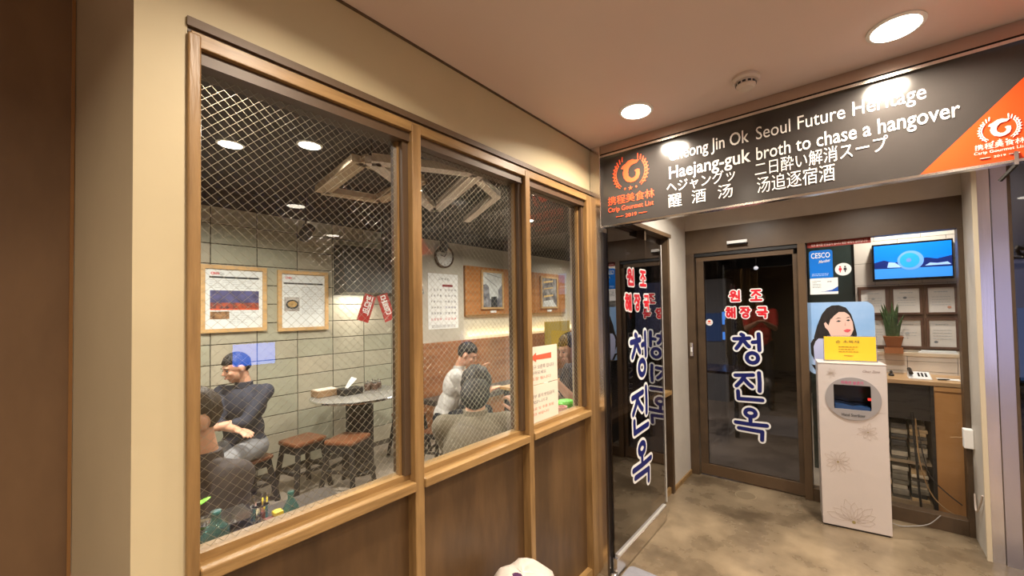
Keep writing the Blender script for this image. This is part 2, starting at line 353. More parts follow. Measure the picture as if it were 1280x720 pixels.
# ---------------- lettering used on both glass panels
STK = [[(-0.745, 1.262), (-0.729, 1.253)], [(-0.803, 1.223), (-0.742, 1.226), (-0.683, 1.231)], [(-0.737, 1.221), (-0.761, 1.175), (-0.787, 1.14)], [(-0.724, 1.205), (-0.702, 1.175), (-0.687, 1.160)],
       [(-0.612, 1.268), (-0.61, 1.199), (-0.609, 1.133)], [(-0.658, 1.198), (-0.616, 1.203)], ringpts(-0.664, 1.066, 0.043, 0.042),
       [(-0.801, 0.910), (-0.73, 0.916), (-0.663, 0.923)], [(-0.725, 0.912), (-0.757, 0.864), (-0.795, 0.82)], [(-0.733, 0.883), (-0.701, 0.847), (-0.673, 0.824)],
       [(-0.618, 0.943), (-0.614, 0.866), (-0.617, 0.794)], [(-0.784, 0.776), (-0.782, 0.712), (-0.694, 0.716), (-0.599, 0.719)],
       ringpts(-0.692, 0.602, 0.040, 0.030), [(-0.693, 0.563), (-0.693, 0.53)], [(-0.809, 0.509), (-0.69, 0.507), (-0.571, 0.513)], [(-0.786, 0.463), (-0.691, 0.46), (-0.606, 0.458), (-0.61, 0.39)]]
HAN = {'won': [ringpts(.36, .82, .21, .16, 14), [(.02, .50), (.68, .53)], [(.36, .50), (.36, .36)], [(.66, .36), (.88, .36)], [(.93, 1.0), (.93, .22)], [(.20, .24), (.20, .02), (.96, .02)]],
       'jo': [[(.10, .98), (.90, .98)], [(.5, .96), (.38, .70), (.12, .50)], [(.5, .80), (.66, .62), (.90, .50)], [(.5, .40), (.5, .08)], [(.0, .03), (1.0, .03)]],
       'hae': [[(.14, 1.0), (.38, 1.0)], [(.0, .78), (.52, .78)], ringpts(.26, .34, .19, .25, 14), [(.68, .96), (.68, .04)], [(1.0, 1.0), (1.0, .0)], [(.68, .52), (1.0, .52)]],
       'jang': [[(.02, .98), (.60, .98)], [(.32, .95), (.22, .72), (.02, .55)], [(.32, .85), (.42, .68), (.60, .56)], [(.82, 1.0), (.82, .50)], [(.82, .76), (1.0, .76)], ringpts(.52, .18, .28, .17, 16)],
       'guk': [[(.14, .98), (.84, .98), (.82, .66)], [(.0, .54), (1.0, .54)], [(.5, .54), (.5, .34)], [(.14, .30), (.84, .30), (.82, .0)]]}
def shop_letters(parent, P, f, s):
    wmb = MB(); nmb = MB()
    for k, st in enumerate(STK):
        q = [f(*p) for p in st]; stroke(wmb, q, 0.0305 * s, P, 0.0006 + k * 3e-5, 0.0010 + k * 3e-5); stroke(nmb, q, 0.0158 * s, P, 0.0022 + k * 3e-5, 0.0026 + k * 3e-5)
    wmb.build('letter_outline', M_white, parent, fix=False); nmb.build('lettering', M_navy, parent, fix=False)['label'] = 'navy brush lettering'
    wr_, rd = MB(), MB(); q = 0
    for ch, u0, u1, v0, v1 in (('won', -.842, -.734, 1.536, 1.648), ('jo', -.675, -.569, 1.536, 1.648), ('hae', -.873, -.778, 1.393, 1.503), ('jang', -.757, -.660, 1.393, 1.503), ('guk', -.629, -.531, 1.393, 1.503)):
        m_ = .014
        for g in HAN[ch]:
            pts = [f(u0 + m_ + a * (u1 - u0 - 2 * m_), v0 + m_ + b * (v1 - v0 - 2 * m_)) for a, b in g]
            stroke(wr_, pts, .0170 * s, P, .0006 + q * 3e-5, .0010 + q * 3e-5); stroke(rd, pts, .0086 * s, P, .0022 + q * 3e-5, .0026 + q * 3e-5); q += 1
    wr_.build('letter_outline', M_white, parent, fix=False); rd.build('lettering', M_redp, parent, fix=False)['label'] = 'red lettering'
# ---------------- open black glass panel
gp = thing('glass_panel', 'tinted glass panel with red and navy shop lettering standing beside the steel corner post', 'glass door', (-1.09, 2.4, 0))
MB().box(-1.098, -1.086, 2.002, 2.79, 0.105, 1.958).build('glass_pane', G_panel, gp)
MB().box(-1.102, -1.070, 2.002, 2.745, 0.008, 0.105).build('kick_rail', M_steel, gp, bevel=.003)
MB().box(-1.102, -1.074, 2.03, 2.745, 0.105, 0.113).build('rail_lip', mat('bright_edge', (.85, .82, .78), .3, .6), gp)
MB().box(-1.10, -1.082, 2.785, 2.795, 0.11, 1.958).build('edge_seal', mat('pale_edge', (.55, .54, .5), .3), gp)
MB().lathe([(.02, 0), (.02, .03), (.012, .036)], (-1.082, 1.98, 0), 14).build('pivot', M_chrome, gp, smooth=True)
PP = PX(-1.0855)
shop_letters(gp, PP, lambda u, v: (2.372 + (u + .705) * 1.12, .343 + (v - .362) * 1.10), 1.1)

# ---------------- door wall
dw = struct('wall_back')
MB().box(-1.19, 0.60, 3.66, 3.84, 2.198, HC).build('plaster', M_grayplaster, dw)
dr = struct('door_1', (-0.68, 3.68, 0))
MB().box(-1.188, 0.60, 3.66, 3.74, 1.985, 2.198).build('head_panel', mat('bronze_head', (.085, .055, .033), .4, col2=(.115, .074, .042), var=.08, vscale=3), dr)
MB().box(-1.15, -0.30, 3.672, 3.70, 1.955, 1.985).build('shadow_gap', M_black, dr)
MB().box(-1.188, -1.115, 3.655, 3.74, 0, 1.985).build('jamb', M_bronze, dr, bevel=.002)
MB().box(-0.315, -0.262, 3.655, 3.74, 0, 1.985).build('mullion', M_bronze2, dr, bevel=.002)
MB().box(-1.105, -0.345, 3.685, 3.72, 1.912, 1.950).build('leaf_top_rail', M_bronze2, dr, bevel=.002)
MB().box(-1.105, -0.315, 3.685, 3.72, 0.012, 0.105).build('leaf_bottom_rail', M_bronze2, dr, bevel=.002)
MB().box(-1.105, -1.040, 3.685, 3.72, 0.105, 1.912).build('leaf_stile', M_bronze, dr, bevel=.002)
MB().box(-0.352, -0.315, 3.685, 3.72, 0.105, 1.912).build('leaf_stile', M_bronze, dr, bevel=.002)
MB().box(-1.040, -0.352, 3.70, 3.708, 0.105, 1.912).build('glass_pane', G_door, dr)
PD = PY(3.6985)
shop_letters(dr, PD, lambda u, v: (u, v), 1.0)
o = MB().prism(ringpts(-1.004, 1.364, .03, .03, 20)[:-1], PD, .0005, .002).build('round_sticker', M_white, dr)
MB().prism(ringpts(-1.004, 1.372, .012, .008, 12)[:-1], PD, .002, .003).prism(rect(-1.022, -.986, 1.352, 1.356), PD, .002, .003).build('sticker_print', M_orange, dr)
# touch switch on the jamb, sensor over the door
tsw = thing('touch_switch', 'small pale steel touch switch on the left door jamb', 'switch', (-1.15, 3.65, 1.12))
MB().box(-1.163, -1.137, 3.638, 3.655, 1.06, 1.18).build('switch_plate', M_steel, tsw, bevel=.003)
MB().box(-1.158, -1.142, 3.634, 3.638, 1.10, 1.14).build('button', M_white, tsw)
sn = thing('door_sensor', 'small black and white motion sensor above the sliding door', 'sensor', (-.745, 3.64, 2.04))
MB().box(-.825, -.665, 3.628, 3.66, 2.036, 2.062).build('sensor_housing', M_white, sn, bevel=.004)
MB().box(-.822, -.668, 3.622, 3.66, 2.026, 2.036).build('sensor_lens', M_blackg, sn)
# window right of the door
w3 = struct('window_3', (0.16, 3.68, 0))
MB().box(0.572, 0.60, 3.655, 3.74, 0, 1.985).build('jamb', M_bronze, w3, bevel=.002)
MB().box(-0.262, 0.572, 3.66, 3.74, 0.0, 0.095).build('bottom_rail', M_bronze, w3, bevel=.002)
MB().box(-0.262, 0.572, 3.70, 3.708, 0.095, 1.985).build('glass_pane', G_clear, w3)
# right vestibule wall and steel storefront corner
wr = struct('wall_right')
MB().box(0.60, 0.615, 3.395, 3.80, 0, HC).build('plaster', M_grayplaster, wr)
MB().box(0.596, 0.617, 3.378, 3.396, 0, HC).build('corner_bead', mat('corner_cream', (.6, .52, .38), .5), wr)
sc_ = thing('steel_column', 'wide brushed steel column at the right, cool reflections, beside the dark glass', 'column', (0.68, 3.38, 0))
MB().box(0.618, 0.668, 3.382, 3.44, 0, HC).build('column_face', M_steel, sc_)
MB().box(0.668, 0.672, 3.384, 3.44, 0, HC).build('column_joint', M_steeld, sc_)
MB().box(0.672, 0.735, 3.374, 3.44, 0, HC).build('column_face', mat('steel_cool_sheen', (.62, .6, .64), .28, 1.0), sc_)  # cooler steel: the lavender light on this face is put into its colour
w4 = struct('window_4')
MB().box(0.735, 0.748, 3.37, 3.44, 0, HC).build('frame', M_bronze, w4)
MB().box(0.748, 2.6, 3.395, 3.403, 0.05, HC).build('glass_pane', G_door, w4)
MB().box(0.748, 2.6, 3.37, 3.44, 0.0, 0.05).build('bottom_rail', M_steel, w4)
o = B('wall_right_rear', M_dark, (0.92, 3.4, 4.3, 4.35, 0, 2.6)); o['kind'] = 'structure'
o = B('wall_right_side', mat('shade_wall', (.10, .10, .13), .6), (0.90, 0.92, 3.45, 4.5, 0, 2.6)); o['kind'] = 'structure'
# ================================================================== OVERHEAD SIGN
sg = thing('overhead_sign', 'long black overhead sign with white multilingual lettering and a red corner', 'sign', (0, 2.0, 2.2))
SX1 = 0.80
MB().box(-1.118, SX1, 2.0, 2.028, 1.975, 2.366).build('board', M_signblk, sg)
MB().box(-1.118, SX1, 1.994, 2.030, 1.966, 1.975).build('bottom_trim', M_steel, sg)
MB().box(-1.118, SX1, 1.985, 2.030, 2.366, 2.378).build('top_trim', M_steel, sg)
MB().box(-1.118, SX1, 2.012, 2.03, 2.378, 2.388).build('shadow_gap', M_black, sg)
MB().box(-1.118, SX1, 1.992, 2.03, 2.388, 2.436).build('steel_band', mat('band_steel', (.52, .42, .36), .22, 1.0), sg)
PS = PY(2.0)
flat('red_corner', [(0.223, 1.9755), (SX1, 1.9755), (SX1, 2.3655), (0.603, 2.3655)], PS, M_signred, sg, 0.001)['label'] = 'red corner with a white emblem'
T = lambda s, a, b, c, d, m=M_white, off=0.0, tt=0.003: text('lettering', s, PS, a, b, c, d, m, sg, off=off, t=(0, tt))
T('Cheong Jin Ok', -.720, -.347, 2.236, 2.314, off=.008); T('Seoul Future Heritage', -.316, .248, 2.236, 2.312)
T('Haejang-guk', -.720, -.343, 2.143, 2.224, off=.014); T('broth to chase a hangover', -.317, .333, 2.143, 2.219, off=.006)
T('ヘジャングッ', -.735, -.409, 2.090, 2.150, off=.004); T('二日酔い解消スープ', -.325, .136, 2.088, 2.152)
T('醒', -.728, -.660, 2.015, 2.080, off=.002); T('酒', -.610, -.542, 2.015, 2.080, off=.002); T('汤', -.487, -.421, 2.015, 2.080, off=.002)
T('汤追逐宿酒', -.318, -.032, 2.010, 2.082)
def emblem(cx, cz, s, m, t):
    e = MB()
    # leaping dolphin
    body = [(-.052, .052), (-.030, .062), (-.012, .076), (.018, .080), (.040, .070), (.056, .074), (.058, .066), (.044, .052), (.024, .050), (.004, .044), (-.010, .028), (-.016, .006), (-.012, -.018), (.004, -.034), (.022, -.036), (.036, -.026), (.040, -.008), (.030, .008), (.046, .014), (.062, .010), (.064, -.018), (.054, -.044), (.030, -.060), (.002, -.062), (-.026, -.050), (-.044, -.026), (-.050, .004), (-.044, .030), (-.062, .038)]
    e.prism([(cx + x * s, cz + z * s) for x, z in body], PS, .001, t)
    for sg_ in (-1, 1):
        for k in range(2):
            R0 = (.098 + .014 * k) * s; pts = [(cx + sg_ * R0 * math.cos(a), cz + R0 * 1.0 * math.sin(a)) for a in [math.radians(x) for x in range(-50, 46, 12)]]
            stroke(e, pts, .0024 * s, PS, .001, t)
        for a in range(-42, 60, 11):
            a_ = math.radians(a); p = (cx + sg_ * .098 * s * math.cos(a_), cz + .098 * s * math.sin(a_)); q = (cx + sg_ * .120 * s * math.cos(a_ + .12), cz + .120 * s * math.sin(a_ + .12)); stroke(e, [p, q], .0034 * s, PS, .001, t)
        e.prism(ringpts(cx + sg_ * .038 * s, cz - .094 * s, .006 * s, .006 * s, 8)[:-1], PS, .001, t)
    star = []
    for k in range(10): r = (.015 if k % 2 == 0 else .006) * s; a = PI / 2 + k * PI / 5; star.append((cx + r * math.cos(a), cz - .096 * s + r * math.sin(a)))
    e.prism(star, PS, .001, t); e.build('emblem', m, sg)
emblem(-.938, 2.245, .88, M_orange, .003)
T('携程美食林', -1.078, -.803, 2.085, 2.133, M_orange, .004); T('Ctrip Gourmet List', -1.078, -.808, 2.038, 2.072, M_orange, .004); T('2019', -.972, -.905, 2.005, 2.024, M_orange, .01)
flat('rule', rect(-1.03, -.985, 2.013, 2.016), PS, M_orange, sg, .003); flat('rule', rect(-.892, -.847, 2.013, 2.016), PS, M_orange, sg, .003)
emblem(.424, 2.088, .42, M_white, .004)
T('携程美食林', .364, .480, 2.026, 2.046, M_white, 0, .005); T('Ctrip Gourmet List', .362, .482, 2.008, 2.021, M_white, .0, .005); T('2019', .408, .436, 1.993, 2.000, M_white, 0, .005)
flat('rule', rect(.376, .400, 1.996, 1.9975), PS, M_white, sg, .005); flat('rule', rect(.444, .468, 1.996, 1.9975), PS, M_white, sg, .005)
hk = thing('dark_bracket', 'short dark door arm under the right end of the overhead sign', 'door hardware', (.455, 2.0, 1.96))
MB().box(.452, .462, 1.985, 1.998, 1.955, 2.0).build('arm_plate', M_steel, hk)
MB().bar((.458, 1.99, 1.957), (.425, 2.02, 1.915), .010, .008).bar((.458, 1.99, 1.99), (.458, 1.99, 1.955), .009, .009).build('arm', M_black, hk)

# ================================================================== CEILING FITTINGS
def downlight(name, x, y, z, r, label, power, col, cat='ceiling light', group=None, strength=14, body=None):
    t = thing(name, label, cat, (x, y, z), group)
    MB().lathe([(r + .012, -.0005), (r + .012, -.004), (r, -.007), (r, -.002)], (x, y, z), 28).build('trim_ring', M_white, t, smooth=True)
    MB().lathe([(.0001, -.0085), (r * .97, -.0085), (r * .97, -.004), (.0001, -.004)], (x, y, z), 28).build('diffuser', mat('lamp_glow', (1, 1, 1), .5, emit=(1.0, .90, .74), estr=strength), t)
    if power: l = area('lamp', (x, y, z - .012), power, r * 1.9, col); l.parent = t; l.location = (0, 0, -.012)
    return t
LL = ['round downlight in the pink ceiling near the left end of the black sign', 'larger round downlight in the pink ceiling above the word hangover']
for i, (x, y, p) in enumerate(LOBBY_LIGHTS):
    downlight('ceiling_downlight', x, y, HC, .068, LL[i] if i < 2 else 'round downlight added out of view in the lobby ceiling for fill light', p, WARM, group=None if i < 2 else 'lobby downlights out of view')
RL = ['left of the two round downlights in the dark ceiling behind the first window pane', 'right of the two round downlights in the dark ceiling behind the first window pane']
for i, (x, y, p) in enumerate(ROOM_LIGHTS):
    downlight('room_downlight', x, y, 2.6, .062, RL[i] if i < 2 else 'round downlight deeper in the dark dining room ceiling', p, NEUT, group=None if i < 2 else 'dining room downlights')
for (x, y, p) in ((.35, 4.12, 16), (-.7, 2.9, 20), (0.15, 2.8, 20)):
    downlight('vestibule_downlight', x, y, 2.6 if y > 3.7 else HC, .055, 'small round downlight out of view around the entrance', p, NEUT, group='entrance downlights out of view')
sd = thing('smoke_detector', 'pale round smoke detector on the pink ceiling above the black sign', 'smoke detector', (-.312, 1.775, HC))
MB().lathe([(.052, 0), (.054, -.012), (.046, -.020)], (-.312, 1.775, HC), 28).build('base', mat('detector_white', (.66, .58, .53), .5), sd, smooth=True)
MB().lathe([(.037, -.020), (.037, -.036), (.028, -.046), (.01, -.048)], (-.312, 1.775, HC), 28).build('sensor_head', MATS['detector_white'], sd, smooth=True)
sl = MB()
for k in range(12):
    a = k * PI / 6; c, s_ = math.cos(a), math.sin(a); sl.bar((-.312 + .0372 * c - .006 * s_, 1.775 + .0372 * s_ + .006 * c, HC - .029), (-.312 + .0372 * c + .006 * s_, 1.775 + .0372 * s_ - .006 * c, HC - .029), .003, .008)
sl.build('slot', M_black, sd)

# ================================================================== WATER DISPENSER AND POSTER
wd = thing('water_dispenser', 'tall white dispenser with a grey oval window and printed flowers at the entrance', 'dispenser', (0, 3.45, 0))
M_enam = mat('white_enamel', (.62, .56, .53), .28, var=.02)
th = math.radians(7.0); ex = Vector((math.cos(th), math.sin(th), 0)); ey = Vector((-math.sin(th), math.cos(th), 0)); O = Vector((-.187, 3.308, 0)); W = .368
def PQ(u, v, t=0.0): q = O + ex * u - ey * t; return (q.x, q.y, v)
def cell(mb, u0, u1, t0, t1, v0, v1): return mb.prism(rect(u0, u1, v0, v1), PQ, t0, t1)
ov = ringpts(W / 2 + .003, .873, .150, .142, 40)[:-1]
hole = rect(.085, .285, .80, .962)
# body: front with recessed bay, built from slabs
fb = MB(); cell(fb, 0, W, -.20, -.02, .012, .79); cell(fb, 0, W, -.20, -.02, .97, 1.10); cell(fb, 0, .085, -.20, -.02, .79, .97); cell(fb, .285, W, -.20, -.02, .79, .97); cell(fb, .085, .285, -.20, -.16, .79, .97)
fb.build('body', M_enam, wd)
ff = MB(); cell(ff, 0, W, -.02, 0, .012, .79); cell(ff, 0, W, -.02, 0, .97, 1.10); cell(ff, 0, .08, -.02, 0, .79, .97); cell(ff, .29, W, -.02, 0, .79, .97); fco = ff.build('front_cover', M_enam, wd, bevel=.003)
cell(MB(), .01, W - .01, -.19, -.01, 0, .012).build('base', M_black, wd)
cell(MB(), -.002, W + .002, -.20, .002, 1.10, 1.106).build('top', M_enam, wd, bevel=.002)
# oval escutcheon as a ring around the hole
hx = W / 2 + .003; hz = .873
def onrect(a):
    c, s_ = math.cos(a), math.sin(a); k = min((.1 / abs(c)) if abs(c) > 1e-6 else 9, (.081 / abs(s_)) if abs(s_) > 1e-6 else 9); return (hx - .003 + c * k, .881 + s_ * k)
esc = MB(); n = 64
for i in range(n):
    a, b = 2 * PI * i / n, 2 * PI * (i + 1) / n
    A0 = (hx + .150 * math.cos(a), hz + .142 * math.sin(a)); B0 = (hx + .150 * math.cos(b), hz + .142 * math.sin(b)); esc.prism([A0, B0, onrect(b), onrect(a)], PQ, .0, .006)
esc.build('oval_surround', mat('grey_plastic', (.33, .31, .31), .35), wd)
bay = MB(); cell(bay, .085, .285, -.16, -.155, .79, .97); cell(bay, .081, .086, -.16, .004, .797, .964); cell(bay, .284, .289, -.16, .004, .797, .964); cell(bay, .085, .285, -.16, .004, .960, .966)
bay.build('bay_lining', M_blackg, wd)
tr = MB(); tr.prism([(.09, .80), (.28, .80), (.28, .818), (.235, .824), (.19, .817), (.145, .826), (.09, .833)], PQ, -.14, -.002); tr.build('drip_tray', mat('blue_plastic', (.02, .06, .16), .25), wd)
cell(MB(), .268, .284, -.01, .004, .868, .882).build('red_button', mat('red_glow', (.8, .03, .03), .4, emit=(1, .05, .03), estr=.6), wd)
text('lettering', '자외선 살균기', PQ, .125, .245, .968, .990, mat('magenta_print', (.65, .05, .22), .5), wd, off=.01, t=(0, .0075))
text('lettering', 'Hand Sterilizer', PQ, .125, .250, .756, .774, M_darkink, wd, off=.01, t=(0, .0075))
text('lettering', 'Clean Zone', PQ, .245, .335, 1.050, 1.066, mat('brown_print', (.25, .17, .15), .5), wd, shear=.4, t=(0, .0015))
M_fl = mat('flower_print', (.50, .42, .37), .5); M_fl2 = mat('flower_centre', (.32, .26, .10), .5)
def flower(cx, cz, s, n, half=False, lo=0.0, hi=2 * PI):
    e = MB()
    for k in range(n):
        a = lo + (hi - lo) * k / n; d = Vector((math.cos(a), math.sin(a))); q = Vector((-d.y, d.x)); L = s * (0.75 + .25 * ((k * 7) % 3) / 2)
        lp = [(cx + d.x * L * t + q.x * w_, cz + d.y * L * t + q.y * w_) for t, w_ in ((.15, 0), (.4, .11 * s), (.75, .13 * s), (1, 0))]; rp = [(cx + d.x * L * t - q.x * w_, cz + d.y * L * t - q.y * w_) for t, w_ in ((1, 0), (.75, .13 * s), (.4, .11 * s), (.15, 0))]
        stroke(e, lp, .0007, PQ, .0002, .001, 4); stroke(e, rp, .0007, PQ, .0002, .001, 4)
        stroke(e, [(cx, cz), (cx + d.x * L * .55, cz + d.y * L * .55)], .0006, PQ, .0002, .001, 4)
    e.build('flower_print', M_fl, fco, fix=False)
    MB().prism(ringpts(cx, cz, .07 * s, .07 * s, 10)[:-1], PQ, 0, .0012).build('flower_print', M_fl2, fco)
flower(.095, .44, .085, 12); flower(.262, .66, .062, 9); flower(.17, .055, .15, 9, lo=.15, hi=PI + .1); flower(.075, 1.035, .035, 7)
# yellow card standing on the dispenser
yc = thing('yellow_notice_card', 'yellow notice card in a clear stand on top of the white dispenser', 'notice', (0, 3.45, 1.106))
PC = lambda u, v, t=0.0: (u, 3.45 + .15 * (u) - t, v)
flat('card', rect(-.152, .135, 1.112, 1.277), PC, mat('yellow_card', (.90, .56, .03), .45), yc, .002)['label'] = 'bright yellow printed card'
MB().prism(rect(-.158, .141, 1.107, 1.283), PC, -.002, -.0005).prism(rect(-.158, .141, 1.1062, 1.111), PC, -.03, .012).build('stand', M_clearg, yc)
text('lettering', '손 소독제', PC, -.085, .045, 1.232, 1.252, M_darkink, yc, t=(0, .0045))
dsh = MB(); dashes(dsh, PC, -.07, .04, 1.165, 1.215, 3, t=.0045, h=.22); dashes(dsh, PC, -.04, .01, 1.14, 1.15, 1, t=.0045, h=.5); dsh.build('small_print', mat('brown_ink', (.35, .2, .02), .6), yc)['kind'] = 'stuff'
# portrait poster on the glass
po = thing('portrait_poster', 'pale blue poster with rounded corner showing a dark haired woman, behind the dispenser', 'poster', (-.06, 3.69, 1.25))
PT0 = PY(3.695)
def PT(u, v, t=0.0): return PT0(-.272 + u * .414, .968 + v * .552, t)
def ps(pts): return [((x - 35) / 455.0, 1 - (y - 85) / 478.0) for x, y in pts]
def up_(poly): return poly
M_sky = mat('poster_blue', (.25, .48, .85), .45, col2=(.40, .58, .86), var=.1, vscale=2)
pso = flat('sheet', [(u * 1.0, v) for u, v in rrect(0, 1, 0, 1, .12, (1, 0, 1, 0))], PT, M_sky, po, .002)
flat('hair_print', ps([(85, 318), (110, 240), (145, 165), (180, 125), (215, 107), (262, 105), (310, 122), (342, 165), (360, 220), (375, 290), (372, 330), (85, 330)]), PT, M_hair, pso, .003)
flat('clothes_print', ps([(62, 345), (100, 325), (190, 325), (330, 330), (380, 420), (360, 560), (120, 560), (75, 470)]), PT, mat('lavender_print', (.50, .53, .78), .5), pso, .0035)
flat('hair_print', ps([(60, 360), (78, 330), (120, 322), (95, 345), (80, 380), (84, 470), (62, 430)]), PT, M_hair, pso, .004)
flat('hair_print', ps([(62, 500), (95, 505), (130, 562), (105, 562)]), PT, M_hair, pso, .004)
flat('face_print', ps([(158, 225), (170, 216), (190, 238), (205, 195), (240, 150), (290, 140), (330, 170), (350, 215), (355, 262), (340, 295), (318, 318), (260, 330), (210, 320), (185, 270), (165, 250)]), PT, mat('print_skin', (.80, .53, .45), .5), pso, .0045)
flat('fringe_print', ps([(205, 200), (225, 140), (262, 118), (310, 128), (340, 175), (300, 150), (262, 150), (228, 175)]), PT, M_hair, pso, .005)
for q in ([(240, 212), (258, 203), (276, 208), (262, 215)], [(308, 205), (322, 197), (336, 202), (324, 210)]): flat('eye_print', ps(q), PT, M_darkink, pso, .0055)
for q in ([(236, 196), (258, 186), (278, 192), (258, 191)], [(306, 189), (324, 181), (338, 187), (324, 187)]): flat('brow_print', ps(q), PT, M_hairb, pso, .0055)
flat('lips_print', ps([(288, 270), (312, 260), (335, 262), (336, 270), (318, 282), (300, 280)]), PT, mat('lip_red', (.72, .10, .12), .5), pso, .0055)
flat('nose_print', ps([(296, 236), (302, 212), (306, 236), (301, 242)]), PT, mat('print_shade', (.66, .38, .31), .5), pso, .0055)

# ================================================================== STICKERS ON WINDOW 3
PW = PY(3.6985)
rs = thing('red_notice_strip', 'long narrow red notice strip with white letters along the top of the entrance window', 'notice', (-.06, 3.69, 1.965))
flat('strip', rect(-.251, .137, 1.945, 1.985), PW, mat('strip_red', (.30, .03, .02), .5), rs, .001)
text('lettering', '외부 음식물 반입금지 입니다 매장 내에서 금연입니다', PW, -.225, .118, 1.955, 1.975, mat('pink_white', (.85, .6, .55), .5), rs, off=.02, t=(0, .002))
ce = thing('blue_service_sign', 'blue service sign above a white card on the entrance window', 'sign', (-.165, 3.69, 1.81))
flat('plate', rrect(-.242, -.092, 1.708, 1.922, .02, (0, 0, 1, 1)), PW, mat('service_blue', (.0, .17, .68), .35), ce, .002)
text('lettering', 'CESCO', PW, -.228, -.108, 1.862, 1.902, M_white, ce, off=.012, t=(0, .003))
text('lettering', 'Member', PW, -.182, -.105, 1.825, 1.848, M_white, ce, off=.006, t=(0, .003), shear=.5, rot=.15)
dd = MB(); dashes(dd, PW, -.225, -.12, 1.722, 1.745, 2, t=.003, h=.35); dd.build('small_print', mat('pale_blue_ink', (.5, .65, .9), .5), ce)['kind'] = 'stuff'
flat('card', rect(-.242, -.064, 1.582, 1.706), PW, M_white, ce, .0015)
flat('swoosh', [(-.064, 1.602), (-.064, 1.640), (-.10, 1.615), (-.15, 1.604), (-.19, 1.602)], PW, mat('swoosh_blue', (.02, .10, .45), .4), ce, .0025)
dd = MB(); dashes(dd, PW, -.225, -.17, 1.63, 1.69, 5, t=.0025, h=.35); dashes(dd, PW, -.13, -.085, 1.67, 1.685, 1, t=.0025, h=.5); dd.build('small_print', M_ink, ce)['kind'] = 'stuff'
os_ = thing('oval_toilet_sticker', 'white oval sticker with a red and a dark figure on the entrance window', 'sticker', (-.03, 3.69, 1.765))
flat('sheet', ringpts(-.030, 1.765, .050, .047, 28)[:-1], PW, M_white, os_, .0015)
for cx, m in ((-.048, M_redp), (-.018, M_darkink)):
    g = MB(); g.prism(ringpts(cx, 1.784, .006, .006, 10)[:-1], PW, .0015, .0025); g.prism([(cx - .008, 1.776), (cx + .008, 1.776), (cx + .010, 1.758), (cx + .004, 1.758), (cx + .003, 1.742), (cx - .003, 1.742), (cx - .004, 1.758), (cx - .010, 1.758)], PW, .0015, .0025); g.build('figure', m, os_)

# ================================================================== RECEPTION BEHIND WINDOW 3
wb = struct('wall_reception')
M_wt = mat('white_tile', (.74, .68, .60), .35, var=.04, vscale=4)
wb_core = MB().box(.045, .90, 4.41, 4.50, 0, 2.6).build('core', M_grout, wb)
z = 0.92
for k in range(8):
    z0 = 1.10 + .188 * k
    for (a, b) in ((.045, .333), (.336, .624), (.627, .90)) if k % 2 == 0 else ((.045, .18), (.183, .477), (.480, .77), (.773, .90)): MB().box(a, b, 4.40, 4.41, z0, z0 + .185).build('wall_tile', M_wt, wb)
for k, z0 in enumerate((.86, .955, 1.035)):
    for (a, b) in ((.045, .36), (.363, .65), (.653, .90)): MB().box(a, b, 4.33, 4.345, z0, z0 + (.092 if k == 0 else .077 if k == 1 else .040)).build('wall_tile', M_wt, wb)
MB().box(.045, .90, 4.32, 4.40, 1.075, 1.10).build('ledge', mat('ledge_cream', (.72, .60, .44), .5), wb)
tvs = thing('wall_television', 'wall television showing a blue landscape above the framed certificates', 'television', (.41, 4.36, 1.85))
MB().box(.165, .655, 4.335, 4.395, 1.69, 2.0).build('cabinet', M_blackg, tvs, bevel=.004)
PV = PY(4.3345)
def em(name, c, s): return mat(name, c, .4, emit=c, estr=s)
tvo = flat('screen', rect(.178, .645, 1.708, 1.985), PV, em('tv_sky', (.0, .20, .85), .8), tvs, .001); tvo['label'] = 'lit screen'
flat('screen_hill', [(.178, 1.845), (.24, 1.862), (.30, 1.84), (.40, 1.845), (.50, 1.865), (.56, 1.85), (.645, 1.87), (.645, 1.78), (.178, 1.79)], PV, em('tv_hill', (.005, .02, .16), .7), tvo, .0015)
flat('screen_lake', [(.178, 1.708), (.645, 1.708), (.645, 1.785), (.178, 1.792)], PV, em('tv_lake', (.04, .28, .80), .8), tvo, .002)
flat('screen_roofs', [(.26, 1.80), (.27, 1.845), (.31, 1.838), (.34, 1.81), (.38, 1.805), (.36, 1.795)], PV, em('tv_roof', (.35, .55, .9), .9), tvo, .0022)
flat('screen_roofs', [(.49, 1.80), (.52, 1.822), (.56, 1.815), (.62, 1.822), (.64, 1.80)], PV, MATS['tv_roof'], tvo, .0022)
flat('screen_disc', ringpts(.405, 1.85, .080, .078, 30)[:-1], PV, em('tv_disc', (.15, .35, .9), .9), tvo, .003)
flat('screen_disc', ringpts(.400, 1.85, .060, .060, 30)[:-1], PV, em('tv_disc2', (.02, .34, .85), .9), tvo, .0035)
flat('screen_disc', ringpts(.395, 1.852, .016, .016, 16)[:-1], PV, em('tv_disc3', (.15, .25, .8), .9), tvo, .004)
